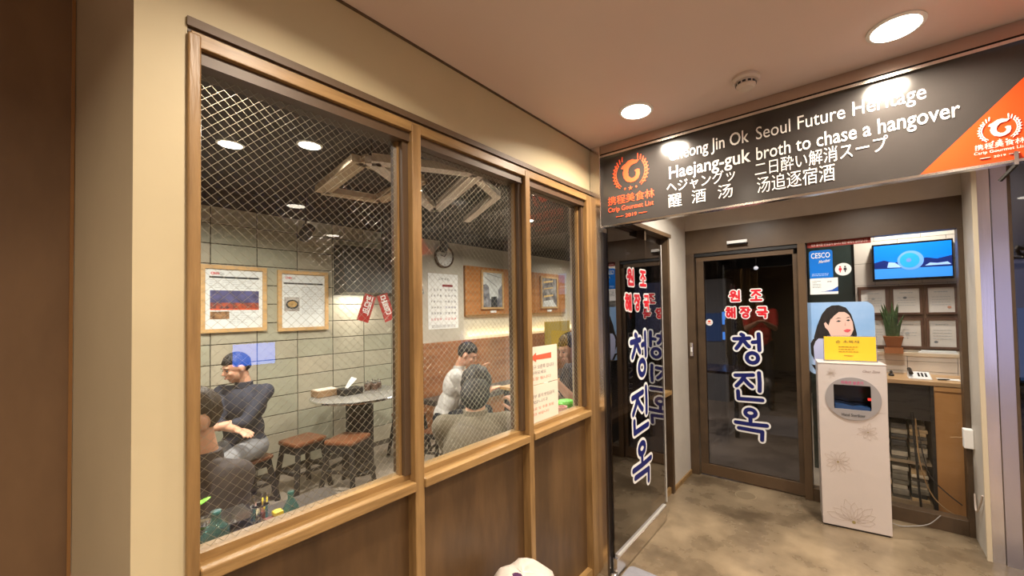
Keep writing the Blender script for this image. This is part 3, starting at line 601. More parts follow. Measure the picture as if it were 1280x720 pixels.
def certificate(u0, u1, v0, v1, label, seal, deco):
    t = thing('framed_certificate', label, 'certificate', ((u0 + u1) / 2, 4.39, (v0 + v1) / 2), 'framed certificates under the television')
    fr = MB(); b = .016
    fr.box(u0 - b, u1 + b, 4.378, 4.400, v1, v1 + b).box(u0 - b, u1 + b, 4.378, 4.400, v0 - b, v0).box(u0 - b, u0, 4.378, 4.400, v0, v1).box(u1, u1 + b, 4.378, 4.400, v0, v1)
    fr.build('frame', mat('walnut_frame', (.12, .06, .04), .4), t)
    P = PY(4.39); flat('sheet', rect(u0, u1, v0, v1), P, mat('cert_paper', (.78, .74, .68), .55), t, .002)
    d = MB(); w_ = u1 - u0; h_ = v1 - v0; dashes(d, P, u0 + .25 * w_, u1 - .25 * w_, v1 - .22 * h_, v1 - .12 * h_, 1, t=.003, h=.4); dashes(d, P, u0 + .15 * w_, u1 - .15 * w_, v0 + .25 * h_, v1 - .32 * h_, 4, t=.003, h=.18); d.build('small_print', M_inkl, t)['kind'] = 'stuff'
    flat('seal', ringpts(u0 + seal[0] * w_, v0 + seal[1] * h_, .012, .010, 12)[:-1], P, seal[2], t, .0035)
cols = [(.083, .243), (.295, .455), (.505, .657)]
sk = [(.5, .6, M_inkl), (.45, .62, M_ink), (.8, .2, mat('seal_orange', (.6, .3, .2), .5)), (.3, .2, M_inkl), (.5, .5, M_inkl), (.25, .18, M_ink)]
nm = ['top row left framed certificate, its corner behind the poster', 'top row middle framed certificate behind the plant tips', 'top row right framed certificate under the television', 'bottom row left framed certificate mostly hidden by plant and poster', 'bottom row middle framed certificate right of the plant', 'bottom row right framed certificate with a round dark seal']
for i in range(6):
    c = cols[i % 3]; v = (1.425, 1.622) if i < 3 else (1.150, 1.363); certificate(c[0], c[1], v[0], v[1], nm[i], sk[i], None)
rail = thing('certificate_board', 'dark wooden board carrying the six framed certificates', 'board', (.36, 4.398, 1.38))
MB().box(.060, .69, 4.397, 4.4005, 1.118, 1.650).build('board', mat('walnut_board', (.15, .08, .05), .5, var=.1), rail)
# plant
pl = thing('potted_plant', 'snake plant in a square terracotta pot on the ledge below the certificates', 'plant', (.275, 4.27, 1.10))
def frust(cx, cy, z0, z1, a, b): return MB().add([(cx - a, cy - a, z0), (cx + a, cy - a, z0), (cx + a, cy + a, z0), (cx - a, cy + a, z0), (cx - b, cy - b, z1), (cx + b, cy - b, z1), (cx + b, cy + b, z1), (cx - b, cy + b, z1)], [(0, 3, 2, 1), (4, 5, 6, 7), (0, 1, 5, 4), (1, 2, 6, 5), (2, 3, 7, 6), (3, 0, 4, 7)])
M_terra = mat('terracotta', (.30, .095, .03), .5, var=.1)
PCX, PCY = .275, 4.27
frust(PCX, PCY, 1.145, 1.235, .042, .062).build('pot', M_terra, pl); frust(PCX, PCY, 1.10, 1.146, .056, .056).build('pot_stand', mat('terracotta_light', (.42, .15, .05), .5), pl)
rnd = random.Random(3)
for k in range(13):
    a = rnd.uniform(0, 2 * PI); r0 = rnd.uniform(0, .035); h = rnd.uniform(.18, .29) if k else .30; w_ = rnd.uniform(.010, .015); bx_, by_ = PCX + r0 * math.cos(a), PCY + r0 * math.sin(a)
    lx, ly = math.cos(a) * (.012 + r0 * .7), math.sin(a) * .02; lf = MB(); vs = []
    for i in range(6):
        t = i / 5; ww = w_ * (1, 1.15, 1.1, .9, .6, .04)[i]; cxx, cyy, zz = bx_ + lx * t * t * 1.5, by_ + ly * t, 1.225 + h * t; vs += [(cxx - ww, cyy, zz), (cxx, cyy - .004, zz), (cxx + ww, cyy, zz), (cxx, cyy + .004, zz)]
    fs = [(i * 4 + j, i * 4 + (j + 1) % 4, (i + 1) * 4 + (j + 1) % 4, (i + 1) * 4 + j) for i in range(5) for j in range(4)] + [(0, 3, 2, 1), (20, 21, 22, 23)]
    lf.add(vs, fs).build('leaf', mat('leaf_green', (.035, .075, .025), .4, col2=(.07, .13, .045), var=.2, vscale=40), pl, smooth=True)
# counter
rc = thing('reception_counter', 'wooden reception counter with a pale top behind the entrance window', 'counter', (.35, 3.95, 0))
MB().box(.0, .88, 3.93, 4.33, .905, .935).build('counter_top', mat('counter_top', (.48, .30, .15), .35, var=.08), rc, bevel=.003)
MB().box(.0, .445, 3.97, 4.33,   .64, .905).build('drawer_front', M_black, rc)
MB().box(.445, .465, 3.94, 4.33, 0, .905).build('side_panel', M_black, rc)
MB().box(.465, .88, 3.945, 4.33, .0, .885).build('door', mat('orange_wood', (.46, .22, .07), .4, col2=(.52, .26, .09), var=.06, vscale=3), rc)
MB().box(.465, .88, 3.935, 3.945, .87, .90).build('rail', mat('orange_wood_rail', (.55, .29, .11), .4), rc)
MB().box(.0, .445, 4.28, 4.33, 0, .64).build('back_panel', M_dark, rc)
MB().box(.0, .445, 3.99, 4.28, .0, .03).build('shelf', mat('shelf_wood', (.28, .20, .12), .5), rc); MB().box(.0, .445, 3.99, 4.28, .305, .32).build('shelf', MATS['shelf_wood'], rc)
MB().box(-.02, .0, 3.94, 4.33, 0, .905).build('side_panel', M_black, rc)
# stacked boxes and folded goods on the counter shelves
rnd = random.Random(11)
cc = [(.16, .14, .10), (.42, .36, .26), (.08, .075, .06), (.60, .50, .34), (.22, .19, .14), (.05, .05, .045), (.50, .34, .17)]
for col_i in range(4):
    for (zb, zt) in ((.03, .295), (.32, .60)):
        z = zb
        while z < zt - .03:
            h = rnd.uniform(.020, .042); x0 = .01 + col_i * .107; wd_ = rnd.uniform(.085, .102); ci = rnd.randrange(7)
            o = B('packet', mat('packet_%d' % ci, cc[ci], .5, var=.15, vscale=20), (x0, x0 + wd_, 4.0 + rnd.uniform(0, .03), 4.22, z, z + h), None, .004)
            setp(o, 'flat packet in the dim stacks under the reception counter', 'packet', 'packets stacked under the counter'); z += h + .001
def cable(name, pts, r, m, label, sub=6):
    P = [Vector(p) for p in pts]; Q = []
    for i in range(len(P) - 1):
        p0, p1, p2, p3 = P[max(0, i - 1)], P[i], P[i + 1], P[min(len(P) - 1, i + 2)]
        for k in range(sub):
            t = k / sub; Q.append(0.5 * ((2 * p1) + (p2 - p0) * t + (2 * p0 - 5 * p1 + 4 * p2 - p3) * t * t + (3 * p1 - p0 - 3 * p2 + p3) * t ** 3))
    Q.append(P[-1]); o = MB().tube(Q, r, 8).build(name, m, None, smooth=True); setp(o, label, 'cable'); return o
cable('power_cable', [(.37, 3.92, .60), (.39, 3.90, .42), (.42, 3.86, .28), (.49, 3.82, .20), (.565, 3.80, .14)], .0035, M_black, 'thick black cable hanging in front of the wooden counter door')
cable('power_cable', [(.36, 3.93, .66), (.365, 3.91, .45), (.38, 3.88, .30), (.42, 3.86, .16), (.48, 3.82, .09), (.56, 3.80, .05)], .004, mat('ochre_cable', (.32, .19, .08), .5), 'ochre cable drooping to the floor behind the entrance window')
cable('power_cable', [(.345, 3.94, .70), (.35, 3.93, .50), (.355, 3.90, .36), (.36, 3.90, .20), (.37, 3.90, .02)], .007, M_black, 'bundle of black cables hanging from the counter edge')
cable('power_cable', [(.175, 3.50, .04), (.23, 3.55, .012), (.30, 3.60, .010), (.38, 3.64, .03), (.44, 3.652, .10)], .003, mat('grey_cable', (.35, .34, .33), .4), 'thin grey cable curving on the floor right of the white dispenser')
# things on the counter
tp = thing('desk_telephone', 'black and white desk telephone on the reception counter', 'telephone', (.40, 4.08, .935))
MB().add([(.34, 4.02, .937), (.47, 4.02, .937), (.47, 4.15, .937), (.34, 4.15, .937), (.345, 4.03, .948), (.465, 4.03, .948), (.465, 4.145, .975), (.345, 4.145, .975)], [(0, 3, 2, 1), (4, 5, 6, 7), (0, 1, 5, 4), (1, 2, 6, 5), (2, 3, 7, 6), (3, 0, 4, 7)]).build('base', M_white, tp)
MB().tube([(.355, 4.03, .975), (.355, 4.06, .985), (.355, 4.12, .995), (.355, 4.15, .990)], [.014, .010, .010, .014], 8).build('handset', M_black, tp, smooth=True)
kp = MB()
for i in range(3):
    for j in range(4): kp.box(.395 + i * .02, .407 + i * .02, 4.045 + j * .02, 4.057 + j * .02, .950 + j * .0045, .957 + j * .0045)
kp.build('keypad', M_blackg, tp)
pc_ = thing('paper_stack', 'white magazines lying on the ledge right of the plant', 'magazines', (.54, 4.36, 1.10))
MB().box(.43, .655, 4.325, 4.375, 1.10, 1.112).build('magazine', M_white, pc_); MB().box(.45, .65, 4.328, 4.372, 1.112, 1.122).build('magazine', M_paper, pc_)
pn = thing('pen', 'dark pen lying on white paper on the reception counter', 'pen', (.52, 4.02, .935)); MB().tube([(.50, 4.02, .942), (.56, 4.05, .942)], .005, 8).build('barrel', M_black, pn); MB().tube([(.56, 4.05, .942), (.568, 4.054, .942)], [.004, .001], 8).build('tip', M_chrome, pn)
pp_ = B('paper_sheet', M_white, (.50, .62, 4.04, 4.12, .936, .939)); setp(pp_, 'sheet of white paper on the reception counter beside the pen', 'paper')
bb = thing('rubber_stamp', 'small black object on the counter right of the dispenser', 'desk item', (.245, 4.1, .935)); MB().lathe([(.018, 0), (.018, .012), (.008, .02), (.010, .035), (.004, .042)], (.245, 4.1, .936), 12).build('handle', M_black, bb, smooth=True)
# outlet box on the vestibule wall
ob = thing('outlet_box', 'white outlet box on the right vestibule wall with a short cord', 'outlet', (.59, 3.66, .63))
MB().box(.555, .5995, 3.600, 3.654, .575, .695).build('box', M_white, ob, bevel=.004)
MB().tube([(.557, 3.645, .63), (.53, 3.650, .628), (.50, 3.652, .62)], .003, 8).build('cord', mat('ochre_cable', (.32, .19, .08), .5), ob)
cable('grey_cord', [(.592, 3.60, .30), (.585, 3.55, .23), (.583, 3.50, .23), (.588, 3.44, .30), (.592, 3.41, .36)], .005, mat('beige_cord', (.5, .42, .36), .5), 'short beige cord looped low on the right vestibule wall')

# ================================================================== BEHIND THE DOOR
o = B('wall_passage', mat('passage_dark', (.035, .03, .03), .5, var=.2), (-1.34, .045, 8.1, 8.2, 0, 2.6)); o['kind'] = 'structure'
o = B('wall_passage_side', M_dark, (.045, .06, 4.50, 8.2, 0, 2.6)); o['kind'] = 'structure'
o = B('wall_service', mat('green_black', (.03, .045, .04), .3, var=.3, vscale=3), (-.30, .045, 4.42, 4.5, 0, 2.6)); o['kind'] = 'structure'
bt = thing('dark_table', 'dark table lit blue on its top behind the sliding door', 'table', (-1.2, 5.2, 0))
MB().box(-1.6, -1.02, 4.9, 5.5, .72, .75).build('tabletop', mat('dark_top', (.05, .04, .05), .2), bt)
for x in (-1.55, -1.07):
    for y in (4.95, 5.45): MB().box(x - .02, x + .02, y - .02, y + .02, 0, .72).build('leg', M_black, bt)
fr = thing('drinks_fridge', 'tall fridge with blue lit shelves at the left behind the sliding door', 'fridge', (-1.9, 6.7, 0))
MB().box(-2.15, -1.55, 6.7, 7.2, 0, 1.95).build('cabinet', mat('fridge_grey', (.25, .26, .28), .4), fr)
MB().box(-1.62, -1.575, 6.69, 6.70, 1.22, 1.42).box(-1.62, -1.575, 6.69, 6.70, .98, 1.10).build('light_strip', em('blue_glow', (.1, .35, 1.0), 3.0), fr)
MB().box(-2.10, -1.64, 6.69, 6.70, .95, 1.40).build('display', em('blue_dim', (.06, .12, .3), .5), fr)
MB().box(-1.575, -1.555, 6.66, 6.70, .7, 1.3).build('handle', M_steel, fr)

# ================================================================== DINING ROOM SHELL
wf = struct('wall_far', (-4.3, 2, 0))
MB().box(-4.42, -4.306, -3.2, 8.2, 0, 2.435).build('core', M_grout, wf)
MB().box(-4.42, -4.29, -3.2, 8.2, 2.435, 2.6).build('header', M_dark, wf)
rnd = random.Random(5); JY = [.285 + .331 * k - .001 for k in range(-2, 9)]
tm = {}
for mi in range(3):
    me = bpy.data.meshes.new('wall_tile'); bm = bmesh.new(); bmesh.ops.create_cube(bm, size=1.0)
    for v_ in bm.verts: v_.co = Vector((v_.co.x * .008, v_.co.y * .3235, v_.co.z * .1645))
    bmesh.ops.bevel(bm, geom=[e for e in bm.edges], offset=.0012, segments=1, affect='EDGES'); bm.to_mesh(me); bm.free(); me.materials.append(M_tile[mi]); tm[mi] = me
for y in JY[:-1]:
    for k in range(14):
        z0 = .74 + .1725 * (k - 4)
        if z0 < -.05 or z0 > 2.32: continue
        if y > 2.9 : continue
        o = bpy.data.objects.new('wall_tile', tm[rnd.choice((0, 0, 1, 2))]); COL.objects.link(o); o.parent = wf; o.location = (-.002 + rnd.uniform(-.0008, .0008), y + .1655 - 2, z0 + .086)
MB().box(-4.306, -4.29, 2.93, 3.69, 0, 2.435).build('plain_wall', M_conc, wf)
MB().box(-4.306, -4.295, 3.69, 8.2, 0, 2.435).build('lower_wall', mat('cream_wall', (.56, .52, .42), .6), wf)
we = struct('wall_end', (-4.3, 6.6, 0))
MB().box(-4.3, -3.9, 6.61, 6.7, 0, 2.6).build('core', M_grout, we)
for k in range(14):
    z0 = .74 + .1725 * (k - 4)
    if z0 < -.05: z0 = 0
    for (a, b) in ((-4.295, -4.14), (-4.137, -3.905)): MB().box(a, b, 6.60, 6.61, z0, z0 + .169).build('wall_tile', M_wt, we)
o = B('wall_room_end', M_dark, (-4.4, -1.34, 8.1, 8.2, 0, 2.6)); o['kind'] = 'structure'
o = B('wall_room_near', M_conc, (-4.4, -1.8, -3.3, -3.2, 0, 2.6)); o['kind'] = 'structure'
# cherry panel on the far wall
pn_ = struct('trim_2', (-4.29, 4.9, 1.8))
MB().box(-4.294, -4.255, 3.70, 6.12, 1.43, 2.145).build('panel', M_cherry, pn_)
MB().box(-4.255, -4.250, 3.70, 6.12, 1.43, 1.455).build('edge_rail', M_oakh, pn_)
# bench with a light strip above
bn = thing('wall_bench', 'long high backed wooden bench along the far wall under the glowing strip', 'bench', (-4.1, 5, 0))
MB().box(-4.24, -4.16, 2.94, 6.58, .45, 1.115).build('backrest', M_bench, bn, bevel=.004)
MB().box(-4.24, -3.75, 2.94, 6.58, .38, .45).build('seat', mat('bench_seat', (.08, .06, .05), .5), bn, bevel=.01)
MB().box(-4.24, -3.80, 2.94, 6.58, 0, .38).build('base', M_bench, bn)
ls = thing('light_strip', 'warm light strip glowing along the top of the bench back', 'light', (-4.27, 5, 1.1))
MB().box(-4.286, -4.270, 3.72, 6.5, 1.085, 1.10).build('strip', mat('strip_glow', (1, .8, .5), .5, emit=(1, .78, .42), estr=5), ls)
l = area('lamp', (-4.262, 5.1, 1.125), 6, .03, (1, .78, .42), (0, math.radians(172), 0), 170, 2.7); l.parent = ls; l.location = (.02, .1, .035)
# hanging angular ceiling frames
def beamframe(name, pts, z, m, label, w_=.09, closed=True):
    t = thing(name, label, 'ceiling fixture', (*pts[0], z))
    q = pts + [pts[0]] if closed else pts
    for i in range(len(q) - 1): MB().bar((*q[i], z), (*q[i + 1], z), w_, .05).build('beam', m, t)
    for p in pts: MB().tube([(*p, z + .02), (*p, 2.6)], .004, 6).build('cord', M_black, t)
M_bw = mat('beam_white', (.74, .66, .62), .5); M_bt = mat('beam_tan', (.55, .43, .30), .5)
beamframe('ceiling_lattice', [(-3.05, 2.30), (-2.02, 1.88), (-2.35, 1.30)], 2.46, M_bw, 'white angular frame hanging from the dark ceiling behind the second pane')
beamframe('ceiling_lattice', [(-3.50, 1.50), (-2.60, 1.36), (-2.66, 1.86), (-3.40, 1.95)], 2.54, M_bt, 'tan slatted frame hanging from the dark ceiling behind the first pane', .11)
beamframe('ceiling_lattice', [(-3.3, 2.9), (-2.4, 2.45), (-2.2, 2.05)], 2.50, M_bw, 'pale open frame hanging deeper in the ceiling behind the second pane', .07, False)
for i in range(3): pass
# dark box and pipe, added to stand for a shaded patch of wall
hd = thing('shade_box', 'dark grey box added to stand for the shaded tiled wall above the round steel table', 'shade box', (-4.2, 2.35, 2.0))
M_shade_box = mat('shade_box_grey', (.085, .085, .08), .5, var=.15, vscale=4)
MB().add([(-4.296, 1.95, 1.70), (-4.02, 1.95, 1.72), (-4.02, 2.86, 1.72), (-4.296, 2.86, 1.70), (-4.296, 1.95, 2.22), (-4.20, 2.0, 2.22), (-4.20, 2.86, 2.22), (-4.296, 2.86, 2.22)], [(0, 3, 2, 1), (4, 5, 6, 7), (0, 1, 5, 4), (1, 2, 6, 5), (2, 3, 7, 6), (3, 0, 4, 7)]).build('shade_box_body', M_shade_box, hd)
MB().tube([(-4.15, 2.5, 2.2), (-4.15, 2.5, 2.6)], .09, 16).build('shade_box_pipe', M_shade_box, hd, smooth=True)
MB().lathe([(.04, 0), (.04, .01)], (-4.13, 2.12, 1.90), 16, 'x').build('shade_box_disc', M_black, hd)
l = area('lamp', (-4.18, 2.15, 1.69), 5, .3, NEUT, (0, math.radians(20), 0), 160); l.parent = hd; l.location = (.02, -.2, -.31)  # lamp added under the dark box to brighten the wall below
def spot(x, y, z, label, tilt):
    t = thing('ceiling_spotlight', label, 'spotlight', (x, y, z)); 
    MB().tube([(x, y, z + .05), (x, y, 2.6)], .008, 8).build('stem', M_black, t); d = Vector(tilt).normalized(); p = Vector((x, y, z))
    MB().tube([p - d * .08, p - d * .075, p + d * .07, p + d * .075], [.03, .05, .05, .045], 16).build('lamp_housing', M_black, t, smooth=True); return t
spot(-3.95, 1.55, 2.25, 'small black ceiling spotlight above the second framed article', (-.6, -.1, -.6))
spot(-3.75, 2.94, 2.27, 'black ceiling spotlight in front of the wall clock', (-.3, 0, -.9))
for k, y in enumerate((2.33, 2.43)): 
    t = thing('hanging_pipe', ('left' if k == 0 else 'right') + ' of two thin dark pipes above the red menu tags', 'pipe', (-4.0, y, 2)); MB().tube([(-4.0, y, 1.98), (-4.0, y, 2.6)], .012, 8).build('pipe', M_black, t, smooth=True); MB().tube([(-4.0, y, 2.3), (-4.0, y, 2.32)], .022, 8).build('collar', M_steeld, t)
# red menu tags
def tag_(y0, z0, y1, z1, s, label):
    t = thing('menu_tag', label, 'menu tag', (-4.0, (y0 + y1) / 2, (z0 + z1) / 2)); d = Vector((y1 - y0, z1 - z0)); L = d.length; d.normalize(); n_ = Vector((-d.y, d.x)); P = PX(-4.005)
    def Pt(u, v, tt=0.0): q = Vector((y0, z0)) + n_ * -u - d * 0 + d * (L - v) * 1.0; return P(q.x, q.y, tt)
    # u across, v up the tag
    hw = .062; c = -1 
    poly = [(-hw, 0), (hw, 0), (hw, L), (-hw, L)]
    def Q(u, v, tt=0.0):
        q = Vector((y1, z1)) - d * v + Vector((-n_.x, -n_.y)) * u * (1 if n_.x < 0 else -1); return P(q.x, q.y, tt)
    MB().prism(poly, Q, 0, .006).build('board', mat('tag_red', (.42, .03, .025), .45), t)
    for i, ch in enumerate(s): text('lettering', ch, Q, -.035, .035, L * (.72 - .235 * i), L * (.72 - .235 * i) + .068, M_white, t, off=.018, t=(0, .008))
    MB().tube([Q(0, L, .003), (-4.0, Q(0, L)[1], 1.98)], .002, 6).build('string', M_black, t)
tag_(2.19, 1.69, 2.10, 1.42, '빈대떡', 'red menu tag tilted to the left, hanging nearer the framed articles')
tag_(2.315, 1.70, 2.41, 1.42, '모둠전', 'darker red menu tag tilted to the right, hanging beside the window post')
rg = thing('steel_ring', 'small steel ring hook hanging beside the right red menu tag', 'hook', (-4.0, 2.55, 1.80)); MB().tube([( -4.0, y, z) for y, z in ringpts(2.545, 1.795, .04, .04, 18)], .010, 8).build('ring', M_chrome, rg, smooth=True); MB().tube([(-4.0, 2.545, 1.84), (-4.0, 2.545, 2.6)], .004, 6).build('string', M_black, rg)
# ---------------- wall pictures
def frame_pic(name, label, y0, y1, z0, z1, b, mfr, x=-4.285, group=None, cat='framed picture'):
    t = thing(name, label, cat, (x, (y0 + y1) / 2, (z0 + z1) / 2), group)
    MB().box(x - .012, x + .015, y0, y1, z1 - b, z1).box(x - .012, x + .015, y0, y1, z0, z0 + b).box(x - .012, x + .015, y0, y0 + b, z0 + b, z1 - b).box(x - .012, x + .015, y1 - b, y1, z0 + b, z1 - b).build('frame', mfr, t)
    return t, PX(x)
t, P = frame_pic('framed_article', 'pine framed news article with large purple and red city photo on tiled wall', .875, 1.345, 1.36, 1.935, .032, M_pine)
flat('sheet', rect(.907, 1.313, 1.392, 1.903), P, M_paper, t, .003)
text('lettering', 'CNN', P, .945, 1.0, 1.855, 1.875, M_redp, t, off=.03, t=(0, .005)); text('lettering', 'Go', P, 1.003, 1.035, 1.853, 1.877, M_ink, t, t=(0, .005))
flat('header_bar', rect(.935, 1.285, 1.825, 1.84), P, M_darkink, t, .005)
d = MB(); dashes(d, P, .935, 1.285, 1.735, 1.815, 5, t=.0045, h=.3); dashes(d, P, 1.075, 1.285, 1.43, 1.54, 7, t=.0045, h=.3); d.build('small_print', M_inkl, t)['kind'] = 'stuff'
flat('photo_sky', rect(.94, 1.285, 1.615, 1.72), P, mat('photo_purple', (.035, .035, .10), .5, col2=(.10, .10, .26), vscale=14), t, .005)
flat('photo_city', rect(.94, 1.285, 1.56, 1.615), P, mat('photo_dusk', (.05, .045, .08), .5, col2=(.5, .09, .04), vscale=30, var=.5), t, .005)
flat('photo_lights', [(1.10, 1.56), (1.285, 1.56), (1.285, 1.60), (1.12, 1.61)], P, mat('photo_red', (.10, .03, .03), .5, col2=(.55, .09, .03), vscale=45), t, .006)
flat('photo_caption', rect(.94, 1.285, 1.553, 1.562), P, M_orange, t, .006)
flat('photo_dish', rect(.94, 1.07, 1.475, 1.54), P, mat('photo_brown', (.16, .07, .03), .5, col2=(.4, .22, .1), vscale=25, var=.4), t, .005)
t, P = frame_pic('framed_article', 'pine framed news article with small soup pot photo on the tiled wall', 1.435, 1.885, 1.345, 1.925, .032, M_pine)
flat('sheet', rect(1.467, 1.853, 1.377, 1.893), P, M_paper, t, .003)
text('lettering', 'CNN', P, 1.50, 1.55, 1.845, 1.865, M_redp, t, off=.03, t=(0, .005)); text('lettering', 'Go', P, 1.553, 1.585, 1.843, 1.867, M_ink, t, t=(0, .005))
flat('header_bar', rect(1.485, 1.835, 1.795, 1.81), P, M_darkink, t, .005)
d = MB(); dashes(d, P, 1.485, 1.60, 1.69, 1.775, 5, t=.0045, h=.3); dashes(d, P, 1.64, 1.835, 1.50, 1.775, 16, t=.0045, h=.3); d.build('small_print', M_inkl, t)['kind'] = 'stuff'
flat('photo', rect(1.49, 1.62, 1.535, 1.67), P, mat('photo_pale', (.4, .38, .35), .5, var=.4, vscale=30), t, .005)
flat('photo_pot', ringpts(1.557, 1.60, .055, .045, 20)[:-1], P, M_darkink, t, .006); flat('photo_soup', ringpts(1.557, 1.602, .04, .03, 20)[:-1], P, mat('soup', (.5, .32, .12), .5, var=.3, vscale=40), t, .007)
t, P = frame_pic('framed_street_photo', 'pale wood framed street photo left on the cherry panel', 3.98, 4.44, 1.53, 2.10, .03, M_pine, -4.24, 'framed street photos')
M_bw1 = mat('street_grey', (.45, .46, .48), .5, col2=(.08, .08, .11), vscale=14, var=.2); M_bw2 = mat('street_pale', (.66, .68, .66), .5, var=.15, vscale=10)
flat('photo', rect(4.01, 4.41, 1.56, 2.07), P, M_bw2, t, .003)
flat('photo_buildings', [(4.01, 1.56), (4.41, 1.56), (4.41, 1.90), (4.33, 1.82), (4.33, 1.70), (4.15, 1.68), (4.13, 1.86), (4.08, 1.90), (4.01, 1.88)], P, M_bw1, t, .005); flat('photo_buildings', [(4.17, 1.56), (4.30, 1.56), (4.29, 1.72), (4.18, 1.71)], P, M_darkink, t, .006)
for a in ((4.05, 2.0, 4.3, 1.86), (4.1, 2.05, 4.38, 2.0)): flat('photo_lines', [(a[0], a[1]), (a[2], a[3]), (a[2], a[3] + .008), (a[0], a[1] + .008)], P, M_ink, t, .006)
o = B('caption_card', M_white, (-4.251, -4.245, 4.17, 4.29, 1.475, 1.51)); setp(o, 'small white caption card under the left street photo', 'card')
t, P = frame_pic('framed_street_photo', 'pale wood framed night street photo right on the cherry panel', 5.37, 5.86, 1.53, 2.09, .03, M_pine, -4.24, 'framed street photos')
flat('photo', rect(5.40, 5.83, 1.56, 2.06), P, mat('night_grey', (.10, .10, .12), .5, col2=(.4, .38, .36), vscale=9, var=.3), t, .003)
for a, b, m in ((1.72, 1.75, 'y'), (1.86, 1.88, 'y'), (1.97, 2.0, 'y')): flat('photo_lights', [(5.45, a), (5.72, a + .03), (5.72, b + .03), (5.45, b)], P, mat('photo_amber', (.75, .5, .18), .5), t, .005)
flat('photo_ground', [(5.40, 1.56), (5.83, 1.56), (5.70, 1.68), (5.45, 1.66)], P, M_bw2, t, .005)
o = B('caption_card', M_white, (-4.251, -4.245, 5.56, 5.69, 1.475, 1.51)); setp(o, 'small white caption card under the right street photo', 'card')
o = B('yellow_poster', mat('dull_yellow', (.42, .30, .05), .6), (-4.16, -4.15, 5.35, 6.1, .80, 1.30)); setp(o, 'dull yellow sheet on the bench back seen above the white arrow notice', 'poster')
# clock
ck = thing('wall_clock', 'round wall clock with white face above the calendar', 'clock', (-4.285, 3.36, 2.235))
MB().lathe([(.150, 0), (.150, .03), (.135, .04), (.128, .03), (.128, 0)], (-4.29, 3.36, 2.235), 36, 'x').build('rim', mat('clock_brown', (.10, .055, .035), .35), ck, smooth=True)
MB().lathe([(.0001, .012), (.129, .012), (.129, .02), (.0001, .02)], (-4.29, 3.36, 2.235), 36, 'x').build('dial', M_white, ck)
P = PX(-4.27); d = MB()
for k in range(12): a = k * PI / 6; stroke(d, [(3.36 + .10 * math.sin(a), 2.235 + .10 * math.cos(a)), (3.36 + .115 * math.sin(a), 2.235 + .115 * math.cos(a))], .003, P, .0005, .002, 4)
d.build('hour_mark', M_darkink, ck)
d = MB(); stroke(d, [(3.36, 2.235), (3.30, 2.25)], .005, P, .002, .004, 4); stroke(d, [(3.36, 2.235), (3.40, 2.30)], .004, P, .004, .006, 4); d.build('hands', M_darkink, ck)
# calendar
cal = thing('wall_calendar', 'white wall calendar with rows of numbers below the clock', 'calendar', (-4.285, 3.35, 1.65))
flat('sheet', rect(3.106, 3.592, 1.278, 2.005), PX(-4.288), M_white, cal, .004); P = PX(-4.2845)
text('lettering', '二千十九', P, 3.26, 3.45, 1.92, 1.95, M_darkink, cal, off=.02, t=(0, .002))
flat('title_block', rect(3.33, 3.50, 1.835, 1.865), P, mat('dark_red', (.25, .02, .03), .5), cal, .002)
num = 1
for r in range(6):
    rowm = M_redp if r == 5 else M_darkink
    text('lettering', '  '.join(str(num + k) for k in range(4)), P, 3.15, 3.31, 1.78 - .077 * r, 1.805 - .077 * r, rowm, cal, off=.02, t=(0, .002)); text('lettering', '  '.join(str(num + k + 10) for k in range(4)), P, 3.37, 3.55, 1.78 - .077 * r, 1.805 - .077 * r, rowm if r != 3 else M_navy, cal, off=.02, t=(0, .002)); num += 4
d = MB(); dashes(d, P, 3.16, 3.54, 1.295, 1.335, 2, t=.002, h=.35); d.build('small_print', M_ink, cal)['kind'] = 'stuff'

# ================================================================== FURNITURE
def make_table(name, label, x, y, r, zt, m_top):
    t = thing(name, label, 'table', (x, y, 0))
    MB().lathe([(r - .01, -.028), (r, -.024), (r, -.004), (r - .006, 0), (.001, 0)], (x, y, zt), 48).build('tabletop', m_top, t, smooth=True)
    MB().lathe([(r + .001, -.024), (r + .005, -.020), (r + .005, -.008), (r + .001, -.004)], (x, y, zt), 48).build('metal_edge', M_chrome, t, smooth=True)
    MB().lathe([(.14, 0), (.14, .02), (.12, .03), (.12, zt - .06), (.16, zt - .03)], (x, y, 0), 28).build('drum_base', M_black, t, smooth=True)
    return t
make_table('round_table', 'round grey steel rimmed table against the tiled wall', -3.76, 1.94, .41, .74, M_tabletop)
def make_stool(label, loc):
    t = thing('stool', label, 'stool', (0, 0, 0), 'black legged stools with orange brown seats')
    MB().prism(rrect(-.14, .14, -.14, .14, .04), lambda u, v, q=0.0: (u, v, q), .40, .435).build('seat', M_seat, t, smooth=False, bevel=.012)
    MB().prism(rrect(-.13, .13, -.13, .13, .04), lambda u, v, q=0.0: (u, v, q), .34, .40).build('seat_frame', M_black, t)
    for sx in (-1, 1):
        for sy in (-1, 1): MB().bar((sx * .105, sy * .105, .38), (sx * .15, sy * .15, 0), .034).build('leg', M_black, t)
    for a, b in (((-1, -1), (1, -1)), ((1, -1), (1, 1)), ((1, 1), (-1, 1)), ((-1, 1), (-1, -1))): MB().bar((a[0] * .128, a[1] * .128, .18), (b[0] * .128, b[1] * .128, .18), .022).build('stretcher', M_black, t)
    t.location = loc[:3]; t.rotation_euler = (0, 0, loc[3]); return t
s0 = make_stool('stool with orange brown seat in front of the round table, nearer the window post', (-3.50, 1.70, 0, .5))
dup(s0, (-3.80, 1.46, 0), .2, 'stool with orange brown seat at the left front of the round table')
dup(s0, (-3.80, 2.50, 0), .1, 'orange brown stool right of the round table, cut by the window post')
sA = dup(s0, (-3.85, 1.07, 0), .25, 'stool with orange brown seat under the man with folded arms')
